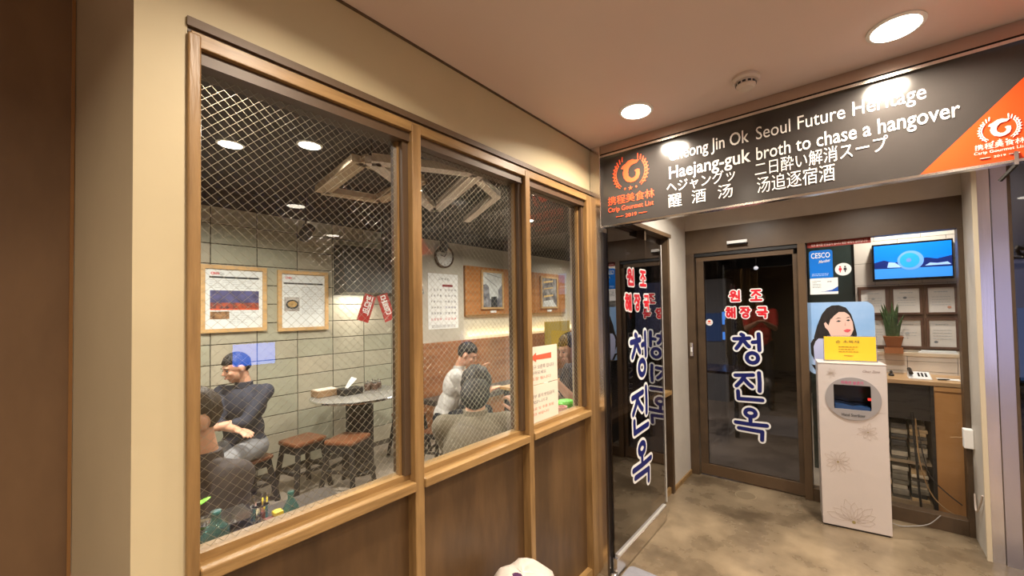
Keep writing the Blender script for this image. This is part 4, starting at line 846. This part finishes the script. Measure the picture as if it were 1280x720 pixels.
sB = dup(s0, (-2.10, .52, 0), .0, 'stool hidden behind the man nearest the window')
sC = dup(s0, (-3.25, 2.50, 0), .4, 'stool under the person in the white shirt')
sD = dup(s0, (-1.53, 1.33, 0), .3, 'stool under the person in the beige shirt')
sE = dup(s0, (-1.75, 2.92, 0), .3, 'stool under the person in black behind the third pane')
for q_, k_ in ((sA, .86), (sB, .70), (sC, .82), (sD, .74), (sE, .96)): q_.scale = (1, 1, k_)
def rect_table(label, x0, x1, y0, y1, zt, m):
    t = thing('dining_table', label, 'table', ((x0 + x1) / 2, (y0 + y1) / 2, 0)); MB().box(x0, x1, y0, y1, zt - .03, zt).build('tabletop', m, t, bevel=.004)
    for x in (x0 + .05, x1 - .05):
        for y in (y0 + .05, y1 - .05): MB().box(x - .02, x + .02, y - .02, y + .02, 0, zt - .03).build('leg', M_black, t)
    return t
M_wtop = mat('warm_tabletop', (.42, .22, .08), .3, col2=(.5, .28, .11), var=.08, vscale=5)
rect_table('dining table directly behind the first window pane holding a steel tray', -1.85, -1.36, .21, .80, .75, mat('dark_tabletop', (.06, .05, .045), .3))
rect_table('dining table behind the second pane beside the person in the white shirt', -2.80, -2.2, 2.86, 3.55, .75, M_wtop)
rect_table('small dining table just behind the lower right corner of the second pane', -2.05, -1.42, 1.80, 2.45, .75, mat('dark_tabletop', (.06, .05, .045), .3))
# ---- things on the tables
def bottle(loc, label, h=.2, r=.032, m=None, cap=None):
    t = thing('bottle', label, 'bottle', loc); x, y, z = loc
    MB().lathe([(r * .95, 0), (r, .01), (r, h * .55), (r * .45, h * .75), (r * .35, h * .8), (r * .35, h * .95)], (x, y, z), 18).build('glass_body', m or M_tealg, t, smooth=True)
    MB().lathe([(r * .42, h * .93), (r * .42, h), (.001, h)], (x, y, z), 14).build('cap', cap or M_tealg, t, smooth=True)
    return t
bottle((-1.63, .374, .75), 'teal glass bottle beside the steel tray at the bottom of the first pane', .13, .034)
bottle((-1.60, .575, .75), 'teal bottle right of the yellow lid at the bottom of the first pane', .125, .026)
bottle((-2.72, 3.00, .75), 'blue green bottle on the table beside the person in the white shirt', .2, .032)
bottle((-2.45, 3.22, .75), 'second blue green bottle half hidden by the window post', .2, .032)
ty = thing('steel_tray', 'long shiny steel serving tray on the nearest table', 'tray', (-1.75, .25, .75))
MB().box(-1.83, -1.68, .22, .50, .751, .756).build('base', M_chrome, ty)
for b_ in ((-1.835, -1.828, .22, .50), (-1.682, -1.675, .22, .50), (-1.835, -1.675, .216, .223), (-1.835, -1.675, .497, .504)): MB().box(*b_, .751, .80).build('rim', M_chrome, ty)
bw = thing('steel_bowl', 'small shiny steel bowl in the long steel tray', 'bowl', (-1.755, .36, .757)); MB().lathe([(.025, 0), (.045, .02), (.05, .045), (.046, .045), (.04, .02), (.001, .006)], (-1.755, .36, .757), 24).build('bowl', M_chrome, bw, smooth=True)
pp2 = thing('garlic_plate', 'dark bowl holding pale garlic pieces on the nearest table', 'bowl', (-1.565, .425, .75)); MB().lathe([(.035, 0), (.055, .02), (.06, .04), (.055, .04), (.045, .018), (.001, .012)], (-1.565, .425, .751), 24).build('bowl', M_blackg, pp2, smooth=True)
for k, (dx, dy, dz) in enumerate(((.015, -.02, .04), (-.012, .008, .045), (.02, .022, .042), (-.02, -.015, .038))):
    o = MB().ell((-1.565 + dx, .425 + dy, .752 + dz), (.014, .018, .012), 10, 7).build('garlic_clove', mat('garlic', (.75, .62, .4), .5), None, smooth=True); setp(o, 'pale garlic piece in the dark bowl on the nearest table', 'garlic', 'garlic pieces in the dark bowl')
sp_ = thing('cutlery_holder', 'upright steel cutlery holder beside the dark bowl', 'cutlery holder', (-1.66, .53, .75)); MB().lathe([(.028, 0), (.028, .09), (.025, .09), (.025, .01), (.001, .01)], (-1.655, .500, .751), 18).build('cup', M_chrome, sp_, smooth=True)
for k in range(5): MB().bar((-1.655 + .01 * math.cos(k * 1.3), .500 + .012 * math.sin(k * 1.3), .76), (-1.655 + .022 * math.cos(k * 1.3), .500 + .02 * math.sin(k * 1.3), .875), .005).build('handle', M_chrome, sp_)
tb = thing('condiment_box', 'clear box with red brown sauce and a yellow lid on the nearest table', 'condiment box', (-1.58, .60, .75)); MB().box(-1.60, -1.55, .49, .54, .751, .815).build('sauce', mat('sauce_brown', (.20, .06, .04), .3, var=.2, vscale=30), tb, bevel=.004); MB().box(-1.598, -1.565, .515, .542, .817, .832).build('lid', mat('lid_yellow', (.85, .65, .05), .4), tb, bevel=.003)
MB().box(-1.61, -1.545, .455, .487, .751, .82).build('container', M_clearg, tb)
gl_ = thing('green_cloth', 'bright green strip at the left edge of the first pane above the tray', 'cloth', (-1.79, .33, .76)); MB().ell((-1.79, .345, .855), (.02, .055, .005), 16, 8, Matrix.Rotation(.35, 3, 'X')).build('cloth', mat('lime_green', (.25, .75, .05), .5), gl_, smooth=True); MB().tube([(-1.79, .335, .757), (-1.79, .335, .852)], .005, 8).build('stand', M_clearg, gl_)
gc = thing('lidded_dish', 'bright green lidded dish behind the sill at the right end of the third pane', 'dish', (-1.42, 2.0, .93))
MB().lathe([(.03, 0), (.05, .012), (.055, .03), (.045, .042), (.001, .048)], (-1.40, 2.0, .905), 24).build('lid', mat('bright_green', (.15, .85, .05), .4), gc, smooth=True); MB().lathe([(.055, -.01), (.05, -.002), (.03, 0)], (-1.40, 2.0, .905), 24).build('dish', M_white, gc, smooth=True)
pk = thing('pink_cup', 'pale pink cup left of the bright green lidded dish', 'cup', (-1.38, 1.87, .93)); MB().lathe([(.028, 0), (.034, .05), (.030, .05), (.026, .005), (.001, .004)], (-1.36, 1.90, .885), 20).build('cup', mat('pink', (.75, .42, .38), .4), pk, smooth=True)
sh = thing('window_shelf', 'narrow wooden shelf behind the sill of the third pane', 'shelf', (-1.4, 1.9, .88)); MB().box(-1.46, -1.295, 1.72, 2.05, .87, .884).build('board', M_oakh, sh); MB().box(-1.46, -1.36, 2.0, 2.02, .76, .87).build('bracket', M_black, sh)
MB().box(-1.36, -1.34, 1.74, 2.04, .80, .87).build('bracket', M_black, sh)
gc.location = (-1.42, 2.0, .93)
# round table items
for i, (dx, dy, lab, m) in enumerate(((-.12, -.22, 'brown tissue box on the left of the round table', mat('kraft', (.28, .17, .09), .6, var=.2, vscale=20)), (.0, -.05, 'black caddy with white tissue on the round table', M_black))):
    cx_, cy_ = -3.80 + dx, 1.92 + dy; t = thing('table_caddy', lab, 'caddy', (cx_, cy_, .74)); MB().box(cx_ - .07, cx_ + .07, cy_ - .10, cy_ + .09, .741, .80).build('box', m, t, bevel=.004)
    if i == 0: MB().box(cx_ - .06, cx_ + .06, cy_ - .09, cy_ + .08, .80, .806).build('lid', M_paperw, t)
    else: MB().add([(cx_ - .02, cy_ - .04, .80), (cx_ + .02, cy_ - .03, .80), (cx_ + .03, cy_ + .05, .88), (cx_ - .01, cy_ + .02, .90), (cx_ - .03, cy_ - .0, .86)], [(0, 1, 2, 3, 4)]).build('tissue', M_white, t)
for k, (dx, dy) in enumerate(((-.02, .10), (-.06, .17), (.01, .16), (-.03, .22))):
    cx_, cy_ = -3.82 + dx, 1.96 + dy; t = thing('condiment_jar', 'small steel lidded jar in the cluster on the round table', 'jar', (cx_, cy_, .74), 'condiment jars on the round table')
    MB().lathe([(.028, 0), (.03, .05), (.022, .06)], (cx_, cy_, .741), 16).build('jar', mat('jar_brown', (.12, .07, .05), .3), t, smooth=True); MB().lathe([(.024, .06), (.024, .075), (.006, .082), (.006, .094), (.001, .096)], (cx_, cy_, .741), 16).build('lid', M_chrome, t, smooth=True)
# dishes on the table beside the white shirt
for k, (x, y, r, m, lab) in enumerate(((-2.45, 3.05, .09, M_white, 'white plate at the front of the table beside the person in the white shirt'), (-2.62, 3.30, .07, M_blackg, 'black stone bowl on the table beside the person in the white shirt'), (-2.42, 3.35, .06, M_chrome, 'steel rice bowl on the table beside the person in the white shirt'), (-1.80, 1.95, .06, M_chrome, 'shiny steel bowl at the lower right corner of the second pane'), (-1.62, 1.92, .07, M_white, 'white bowl at the lower right corner of the second pane'), (-1.60, 2.12, .06, M_blackg, 'black bowl behind the white bowl at the second pane corner'))):
    t = thing('bowl', lab, 'bowl', (x, y, .75)); MB().lathe([(r * .5, 0), (r * .9, .03), (r, .05), (r * .94, .05), (r * .8, .03), (.001, .012)], (x, y, .751), 24).build('bowl', m, t, smooth=True)
# paper notices on the third pane
nt_ = thing('paper_notice', 'upper white paper notice with a red arrow taped to the third pane', 'notice', (-1.22, 1.58, 1.23)); P = PX(-1.2325)
flat('sheet', rect(1.462, 1.688, 1.137, 1.322), P, M_paperw, nt_, .0015)
flat('arrow', [(1.470, 1.270), (1.512, 1.292), (1.512, 1.280), (1.635, 1.284), (1.635, 1.256), (1.512, 1.258), (1.512, 1.247)], P, mat('arrow_red', (.66, .12, .06), .5), nt_, .0025)
text('lettering', '입구 오른쪽 입니다', P, 1.472, 1.655, 1.212, 1.232, M_ink, nt_, t=(0, .0025)); text('lettering', '들어오세요', P, 1.472, 1.59, 1.186, 1.204, M_ink, nt_, t=(0, .0025)); text('lettering', '포장 됩니다', P, 1.472, 1.63, 1.158, 1.174, mat('ink_red', (.62, .22, .15), .6), nt_, t=(0, .0025))
nt2 = thing('paper_notice', 'lower white paper notice with black and red lines taped to the third pane', 'notice', (-1.22, 1.58, 1.03))
flat('sheet', rect(1.462, 1.690, .955, 1.133), P, M_paperw, nt2, .0015)
text('lettering', '외부 음식 반입금지', P, 1.472, 1.655, 1.072, 1.090, M_ink, nt2, t=(0, .0025)); text('lettering', '입니다', P, 1.485, 1.60, 1.046, 1.062, M_ink, nt2, t=(0, .0025))
text('lettering', '음료 및 주류 포함', P, 1.472, 1.65, 1.014, 1.028, MATS['ink_red'], nt2, t=(0, .0025)); text('lettering', '협조 바랍니다', P, 1.472, 1.61, .988, 1.002, MATS['ink_red'], nt2, t=(0, .0025))

# ================================================================== PEOPLE
def ik(a, b, l1, l2, pole):
    a = Vector(a); b = Vector(b); d = b - a; L = min(d.length, (l1 + l2) * .995); d.normalize(); b = a + d * L
    x = (l1 * l1 - l2 * l2 + L * L) / (2 * L); h = math.sqrt(max(0, l1 * l1 - x * x)); p = Vector(pole); p = (p - d * p.dot(d)).normalized()
    return a + d * x + p * h, b
def person(label, hip, yaw, lean, hands, shirt, pants, hair, feet=None, head_yaw=0, head_pitch=0, s=1.0, sleeve=1, standing=False, poles=None, longhair=False, side=0.0, grip=.5, width=1.0):
    """a clothed figure; hip is the hip centre, yaw the heading, lean the forward lean of the trunk, hands two wrist targets"""
    H = Vector(hip); f = Vector((math.cos(yaw), math.sin(yaw), 0)); lf = Vector((-f.y, f.x, 0)); up = Vector((0, 0, 1))
    root = thing('person', label, 'person', (H.x, H.y, 0))
    tu = (up * math.cos(lean) + f * math.sin(lean) + lf * side).normalized()
    waist = H + tu * .16 * s; chest = H + tu * .36 * s; sh = H + tu * .49 * s; neck = sh + tu * .06 * s; hy = yaw + head_yaw
    hf0 = Vector((math.cos(hy), math.sin(hy), 0)); hl = Vector((-hf0.y, hf0.x, 0)); hf = (hf0 * math.cos(head_pitch) - up * math.sin(head_pitch)).normalized(); hu = hl.cross(hf) * -1
    if hu.z < 0: hu = -hu
    hc = neck + tu * .035 * s + hu * .105 * s + hf * .025 * s
    body = MB(); R3 = Matrix((hf, hl, hu)).transposed()
    def hp(a, b, c): return hc + hf * a * s + hl * b * s + hu * c * s
    body.ell(hp(-.008, 0, .025), (.096 * s, .074 * s, .092 * s), 20, 14, R3); body.ell(hp(.022, 0, -.035), (.070 * s, .060 * s, .078 * s), 18, 12, R3)
    body.ell(hp(.052, 0, -.088), (.030 * s, .030 * s, .024 * s), 12, 8, R3); body.caps([hp(.088, 0, .012), hp(.104, 0, -.018)], [.008 * s, .013 * s], 8)
    body.ell(hp(.098, 0, -.024), (.012 * s, .017 * s, .009 * s), 10, 6, R3)
    body.ell(hp(.080, 0, .030), (.014 * s, .050 * s, .010 * s), 12, 6, R3)
    for q in (-1, 1): body.ell(hp(.068, q * .034, -.022), (.022 * s, .022 * s, .022 * s), 10, 7, R3); body.ell(hp(-.004, q * .076, -.008), (.018 * s, .009 * s, .031 * s), 10, 8, R3)
    body.ell(hp(.090, 0, -.056), (.012 * s, .024 * s, .009 * s), 10, 6, R3)
    body.caps([hp(-.02, 0, -.05), neck, sh], [.050 * s, .052 * s, .060 * s], 14)
    SW = .175 * s * width; S = [sh + lf * SW - up * .02, sh - lf * SW - up * .02]
    cloth = MB(); Rt = Matrix((lf, (tu.cross(lf)), tu)).transposed()
    def trunk(mb, g):
        mb.ell(H + tu * .04 * s, (.165 * s + g, .120 * s + g, .12 * s + g), 20, 12, Rt); mb.ell(waist, (.150 * s + g, .108 * s + g, .15 * s), 20, 12, Rt)
        mb.ell(chest, (.172 * s * width + g, .112 * s + g, .17 * s), 20, 12, Rt); mb.caps([S[0] - lf * .03, S[1] + lf * .03], [.055 * s + g, .055 * s + g], 14)
    trunk(body, -.012); trunk(cloth, .006)
    feet = feet or [H + f * .42 + lf * .12, H + f * .42 - lf * .12]; trous = MB(); shoe = []
    for i, sd_ in enumerate((1, -1)):
        hj = H + lf * sd_ * .09 * s; ft = Vector((feet[i][0], feet[i][1], .085)); kn, an = ik(hj, ft, .43 * s, .42 * s, f + up * .6)
        body.caps([hj, kn, an], [.075 * s, .048 * s, .032 * s]); trous.caps([hj, hj.lerp(kn, .5), kn, kn.lerp(an, .45), an], [.098 * s, .086 * s, .066 * s, .062 * s, .050 * s])
        shoe.append(MB().ell(an + f * .07 - up * .045, (.135, .045, .04), 14, 8, Matrix((f, lf, up)).transposed()))
    trous.caps([H + lf * .08 * s, H - lf * .08 * s], [.112 * s, .112 * s]); trous.ell(H, (.158 * s, .118 * s, .10 * s), 16, 10, Rt)
    for i, sd_ in enumerate((1, -1)):
        pole = (poles[i] if poles else (-up * .9 + lf * sd_ * .5 - f * .3)); el, wr_ = ik(S[i], hands[i], .285 * s, .255 * s, pole)
        body.caps([S[i], el], [.046 * s, .038 * s]); body.caps([el, el.lerp(wr_, .35), wr_], [.040 * s, .038 * s, .026 * s])
        cloth.caps([S[i], S[i].lerp(el, .5), el if sleeve else S[i].lerp(el, .8)], [.066 * s, .058 * s, .050 * s])
        if sleeve == 2: cloth.caps([el, wr_.lerp(el, .1)], [.050 * s, .040 * s])
        if sleeve == 1: cloth.caps([el, el.lerp(wr_, .22)], [.050 * s, .048 * s])
        # hand: palm, four fingers, thumb
        d = (wr_ - el).normalized(); sdv = d.cross(up); sdv = sdv.normalized() if sdv.length > .1 else lf; nv = sdv.cross(d).normalized()
        pc2 = wr_ + d * .045 * s; Rp = Matrix((d, sdv, nv)).transposed(); body.ell(pc2, (.052 * s, .040 * s, .017 * s), 14, 8, Rp)
        for k in range(4):
            o_ = (k - 1.5) * .020 * s; L = (.070, .080, .075, .058)[k] * s; b0 = wr_ + d * .080 * s + sdv * o_; b1 = b0 + d * L * .45 - nv * grip * .012; b2 = b1 + (d * (1 - grip * .6) - nv * grip).normalized() * L * .32; b3 = b2 + (d * (1 - grip) - nv * (grip + .2)).normalized() * L * .25
            body.caps([b0 - d * .02, b0, b1, b2, b3], [.0095 * s, .0092 * s, .0086 * s, .0080 * s, .0068 * s], 8)
        th_ = wr_ + d * .03 * s + sdv * sd_ * .030 * s; body.caps([th_, th_ + (d * .6 + sdv * sd_ * .6 - nv * .3) * .035 * s, th_ + (d * 1.1 + sdv * sd_ * .6 - nv * .5) * .058 * s], [.012 * s, .0105 * s, .0085 * s], 8)
    bo = body.build('body', M_skin, root, remesh=.006, sm_it=3)
    sh_o = cloth.build('shirt', shirt, root, remesh=.008, sm_it=6); trous.build('trousers', pants, root, remesh=.010, sm_it=5)
    for m_ in shoe: m_.build('shoe', M_black, root, smooth=True)
    # collar
    ccc = sh + tu * .045 * s; MC = Matrix((lf, f * -1, tu)).transposed(); cl = MB().lathe([(.056 * s, -.02), (.066 * s, -.022), (.064 * s, .018), (.056 * s, .02)], (0, 0, 0), 18); cl.v = [tuple(ccc + MC @ Vector(q)) for q in cl.v]; cl.build('collar', shirt, sh_o, smooth=True)
    hr = MB(); n_ = 26; m2 = 14; vs = []; rn = random.Random(4)
    for i in range(m2 + 1):
        for j in range(n_):
            a = 2 * PI * j / n_; front = math.cos(a); lim = 1.30 if front > .55 else (1.62 if front > .1 else 2.25 if not longhair else 2.6)
            if abs(front) < .35 and not longhair: lim = 1.55
            t_ = lim * i / m2; thick = 1.05 + .05 * math.sin(9 * a + 3 * t_) + .04 * rn.random(); e_ = 1 - .10 * (i / m2) ** 6
            vs.append(hp(-.008 + math.sin(t_) * front * .099 * thick * e_, math.sin(t_) * math.sin(a) * .078 * thick * e_, .028 + math.cos(t_) * .098 * thick))
    for i in range(m2 + 1):
        for j in range(n_): q = Vector(vs[i * n_ + j]); c_ = hp(-.008, 0, .025); vs.append(c_ + (q - c_) * .82)
    o1 = (m2 + 1) * n_; fs = [(i * n_ + j, i * n_ + (j + 1) % n_, (i + 1) * n_ + (j + 1) % n_, (i + 1) * n_ + j) for i in range(m2) for j in range(n_)]
    fs += [(o1 + b, o1 + a_, o1 + d_, o1 + c_) for (a_, b, c_, d_) in list(fs)]; fs += [(m2 * n_ + j, m2 * n_ + (j + 1) % n_, o1 + m2 * n_ + (j + 1) % n_, o1 + m2 * n_ + j) for j in range(n_)]
    hr.add(vs, fs)
    if longhair: hr.ell(hp(-.075, 0, -.075), (.050 * s, .078 * s, .095 * s), 18, 12, R3)
    hr.build('hair', hair, root, smooth=True)
    for q in (-1, 1):
        MB().ell(hp(.083, q * .030, .006), (.008 * s, .013 * s, .006 * s), 10, 6, R3).build('eye', M_darkink, bo, smooth=True)
        MB().ell(hp(.089, q * .031, .030), (.006 * s, .018 * s, .003 * s), 10, 6, R3).build('eyebrow', hair, bo, smooth=True)
    MB().ell(hp(.099, 0, -.056), (.006 * s, .020 * s, .006 * s), 10, 6, R3).build('lips', mat('lips', (.42, .14, .11), .45), bo, smooth=True)
    return root
V3 = Vector
M_navysh = mat('navy_shirt', (.022, .026, .045), .8, var=.15, vscale=14, bump=.5, bscale=14); M_brownsh = mat('brown_grey_tee', (.055, .043, .042), .8, var=.12, vscale=10, bump=.5, bscale=12)
M_whitesh = mat('white_shirt', (.60, .58, .56), .8, var=.14, vscale=16, bump=.7, bscale=14); M_beigesh = mat('beige_shirt', (0.16, 0.135, 0.095), .8, var=.1, vscale=12, bump=.5, bscale=12)
M_greyp = mat('grey_trousers', (.20, .20, .21), .8, var=.1, bump=.4, bscale=12); M_blackp = mat('black_trousers', (.02, .02, .024), .8, var=.15, bump=.4, bscale=12)
# man nearest the window, facing left
person('man in a dark brown grey t-shirt cut by the left edge of the window', (-2.10, .485, .41), -PI / 2 + .35, .10, [V3((-1.95, .26, .80)), V3((-2.14, .12, .62))], M_brownsh, M_blackp, M_hairb, sleeve=0, s=1.0, feet=[(-1.98, .24), (-2.16, .24)], head_pitch=.15, head_yaw=-.05)
# man with folded arms
y2 = -PI / 2 + .75; f2 = V3((math.cos(y2), math.sin(y2), 0)); l2 = V3((-f2.y, f2.x, 0)); h2 = V3((-3.83, 1.05, .47))
person('man in a navy collared shirt sitting with folded arms before the tiled wall', h2, y2, .0, [h2 + f2 * .27 + V3((0, 0, .22)) - l2 * .10, h2 + f2 * .25 + V3((0, 0, .20)) + l2 * .11], M_navysh, M_greyp, M_hair, sleeve=1, head_pitch=.28, head_yaw=-.6, s=.92, poles=[l2 * 1.0 - V3((0, 0, .8)), -l2 * 1.0 - V3((0, 0, .8))])
# white shirt
y3 = .75; f3 = V3((math.cos(y3), math.sin(y3), 0)); h3 = V3((-3.23, 2.52, .46))
person('dark haired person in a white shirt leaning on the table, hand at the chin', h3, y3, .30, [h3 + f3 * .36 + V3((0, 0, .42)), h3 + f3 * .45 + V3((0, 0, .25))], M_whitesh, M_blackp, M_hair, sleeve=1, head_pitch=.45, head_yaw=-.15, s=.95, poles=[V3((0, 0, -1)), V3((0, 0, -1))])
# beige shirt, back to the window
y4 = 2.35; f4 = V3((math.cos(y4), math.sin(y4), 0)); l4 = V3((-f4.y, f4.x, 0)); h4 = V3((-1.50, 1.34, .43))
person('dark haired person in a beige shirt seen from behind through the second pane', h4, y4, .42, [h4 + f4 * .45 - l4 * .1 + V3((0, 0, .30)), h4 + f4 * .34 - l4 * .26 + V3((0, 0, .46))], M_beigesh, M_blackp, M_hair, sleeve=0, head_pitch=.75, s=1.05, width=.9, grip=.8, longhair=True)
# black clothes behind pane 3
y5 = -PI / 2 - .5; f5 = V3((math.cos(y5), math.sin(y5), 0)); l5 = V3((-f5.y, f5.x, 0)); h5 = V3((-1.75, 2.90, .54))
person('person in black clothes half hidden by the right end of the window', h5, y5, .25, [h5 + f5 * .42 + l5 * .15 + V3((0, 0, .42)), h5 + f5 * .38 - l5 * .12 + V3((0, 0, .30))], M_blackp, M_blackp, M_hair, sleeve=0, head_pitch=.4, s=.98)
# red shirt behind the door
y6 = -PI / 2 + .2; f6 = V3((math.cos(y6), math.sin(y6), 0)); l6 = V3((-f6.y, f6.x, 0)); h6 = V3((-1.07, 6.6, .93))
person('person in a red t-shirt standing behind the dark sliding door', h6, y6, 0, [h6 + f6 * .38 + l6 * .05 + V3((0, 0, .34)), h6 + f6 * .38 - l6 * .05 + V3((0, 0, .34))], mat('red_tee', (.50, .03, .02), .8), M_blackp, M_hair, sleeve=0, feet=[h6 + l6 * .11, h6 - l6 * .11], standing=True)
l = area('room_fill_lamp', (-.7, 5.6, 2.58), 16, .15, WARM)

# ================================================================== SMALL THINGS IN THE LOBBY
mt = thing('floor_mat', 'blue grey floor mat corner at the foot of the glass panel', 'mat', (-.9, 1.9, 0)); MB().prism(rrect(-1.06, -.40, 1.25, 2.14, .03), lambda u, v, q=0.0: (u, v, q), .001, .008).build('mat', mat('mat_grey', (.22, .22, .25), .7, var=.1, vscale=30), mt)
bn_ = thing('waste_bin', 'bin lined with a crumpled white bag against the wooden wainscot', 'bin', (-1.03, 1.16, 0))
MB().lathe([(.09, 0), (.11, .02), (.125, .43), (.118, .43), (.10, .03), (.001, .02)], (-1.03, 1.16, .001), 24).build('bucket', mat('bin_grey', (.2, .2, .2), .5), bn_, smooth=True)
bg = MB(); rn = random.Random(9); n_ = 18; vs = []
prof = [(.128, .36), (.134, .42), (.122, .465), (.09, .492), (.05, .500), (.002, .496)]
for r, z in prof:
    for j in range(n_): q = 1 + rn.uniform(-.07, .07); vs.append((-1.03 + r * q * math.cos(2 * PI * j / n_), 1.16 + r * q * math.sin(2 * PI * j / n_), z + rn.uniform(-.008, .008)))
bg.add(vs, [(i * n_ + j, i * n_ + (j + 1) % n_, (i + 1) * n_ + (j + 1) % n_, (i + 1) * n_ + j) for i in range(5) for j in range(n_)]).build('bag', mat('bag_white', (.62, .57, .52), .35, bump=.5, bscale=30), bn_, smooth=True)
MB().ell((-1.02, 1.13, .492), (.05, .025, .012), 12, 6).build('bag_print', mat('purple_print', (.08, .03, .09), .4), bn_, smooth=True)
dcv = thing('floor_drain', 'small round cover set in the concrete floor before the sliding door', 'floor cover', (-.72, 3.42, 0)); MB().lathe([(.07, 0), (.07, .002), (.001, .003)], (-.70, 3.46, .0005), 28).build('cover', mat('cover_brown', (.21, .16, .10), .3), dcv, smooth=True); MB().lathe([(.078, 0), (.078, .0015), (.071, .0015), (.071, 0)], (-.70, 3.46, .0005), 28).build('rim', mat('rim_tan', (.32, .25, .16), .3), dcv)
# unseen lit screen, added for the blue reflection in the window glass
ad = thing('reflection_screen', 'blue lit screen added out of view for its reflection in the window', 'screen', (3.35, 1.5, 1.5))
MB().box(3.33, 3.40, 1.46, 1.93, .87, 1.19).build('cabinet', M_blackg, ad); MB().box(3.325, 3.332, 1.48, 1.91, .90, 1.16).build('screen', em('reflection_screen_blue', (.03, .20, 1.0), 8.0), ad)
lb = thing('added_light_box', 'pale violet glowing box added out of view to cool the steel columns', 'added light', (2.1, -3.15, 0))  # unseen glowing box, added to give the steel a cool violet reflection
MB().box(1.55, 2.75, -3.19, -3.10, .2, 2.25).build('cabinet', M_steeld, lb); MB().box(1.6, 2.7, -3.10, -3.095, .25, 2.2).build('face', mat('box_glow', (.55, .58, 1.0), .5, emit=(.50, .54, 1.0), estr=1.3), lb)
# dark shop shelf with a pale rope shape behind the glass at the right edge
sr = thing('display_shelf', 'dark shelf behind the glass at the far right edge of the photo', 'shelf', (.84, 3.6, 1.7))
MB().box(.762, .895, 3.55, 3.75, 1.70, 1.725).build('board', mat('shelf_brown', (.16, .11, .07), .5), sr); MB().box(.762, .895, 3.55, 3.75, 1.0, 1.02).build('board', M_black, sr)
for x in (.766, .888): MB().box(x - .004, x + .004, 3.55, 3.75, 0, 1.70).build('upright', M_black, sr)
cr = thing('coiled_ornament', 'pale curled ornament on the dark shelf at the right edge', 'ornament', (.83, 3.6, 1.726))
MB().tube([(.775, 3.60, 1.742), (.80, 3.60, 1.760), (.83, 3.61, 1.752), (.87, 3.61, 1.775)], .012, 8).build('strand', mat('bone', (.70, .62, .48), .5), cr, smooth=True)
MB().tube([(.81, 3.59, 1.825), (.835, 3.6, 1.815), (.86, 3.6, 1.80), (.845, 3.6, 1.775), (.82, 3.6, 1.785), (.815, 3.6, 1.81)], .011, 8).build('loop', MATS['bone'], cr, smooth=True)
bp_ = thing('display_stand', 'upright pale blue panel standing on the lower dark shelf at the right edge', 'display panel', (.85, 3.65, 1.02)); MB().box(.815, .88, 3.64, 3.65, 1.021, 1.46).build('panel', mat('panel_blue', (.25, .45, .8), .4, emit=(.15, .35, .8), estr=.4), bp_); MB().box(.82, .875, 3.65, 3.69, 1.021, 1.04).build('foot', M_black, bp_)
# lights deep in the passage
pl1 = thing('strip_light', 'short white ceiling strip light seen through the sliding door', 'ceiling light', (-1.2, 6.4, 2.3)); MB().box(-1.22, -1.04, 6.40, 6.44, 2.22, 2.24).build('tube', em('tube_white', (.9, .95, 1.0), 3.0), pl1); MB().box(-1.22, -1.04, 6.41, 6.43, 2.24, 2.6).build('hanger', M_black, pl1)
pl2 = thing('small_lamp', 'small round white lamp seen through the sliding door above the letters', 'lamp', (-1.0, 6.0, 2.0)); MB().ell((-1.0, 6.0, 2.02), (.03, .03, .025), 14, 9).build('bulb', MATS['tube_white'], pl2, smooth=True); MB().tube([(-1.0, 6.0, 2.04), (-1.0, 6.0, 2.6)], .006, 8).build('cord', M_black, pl2)
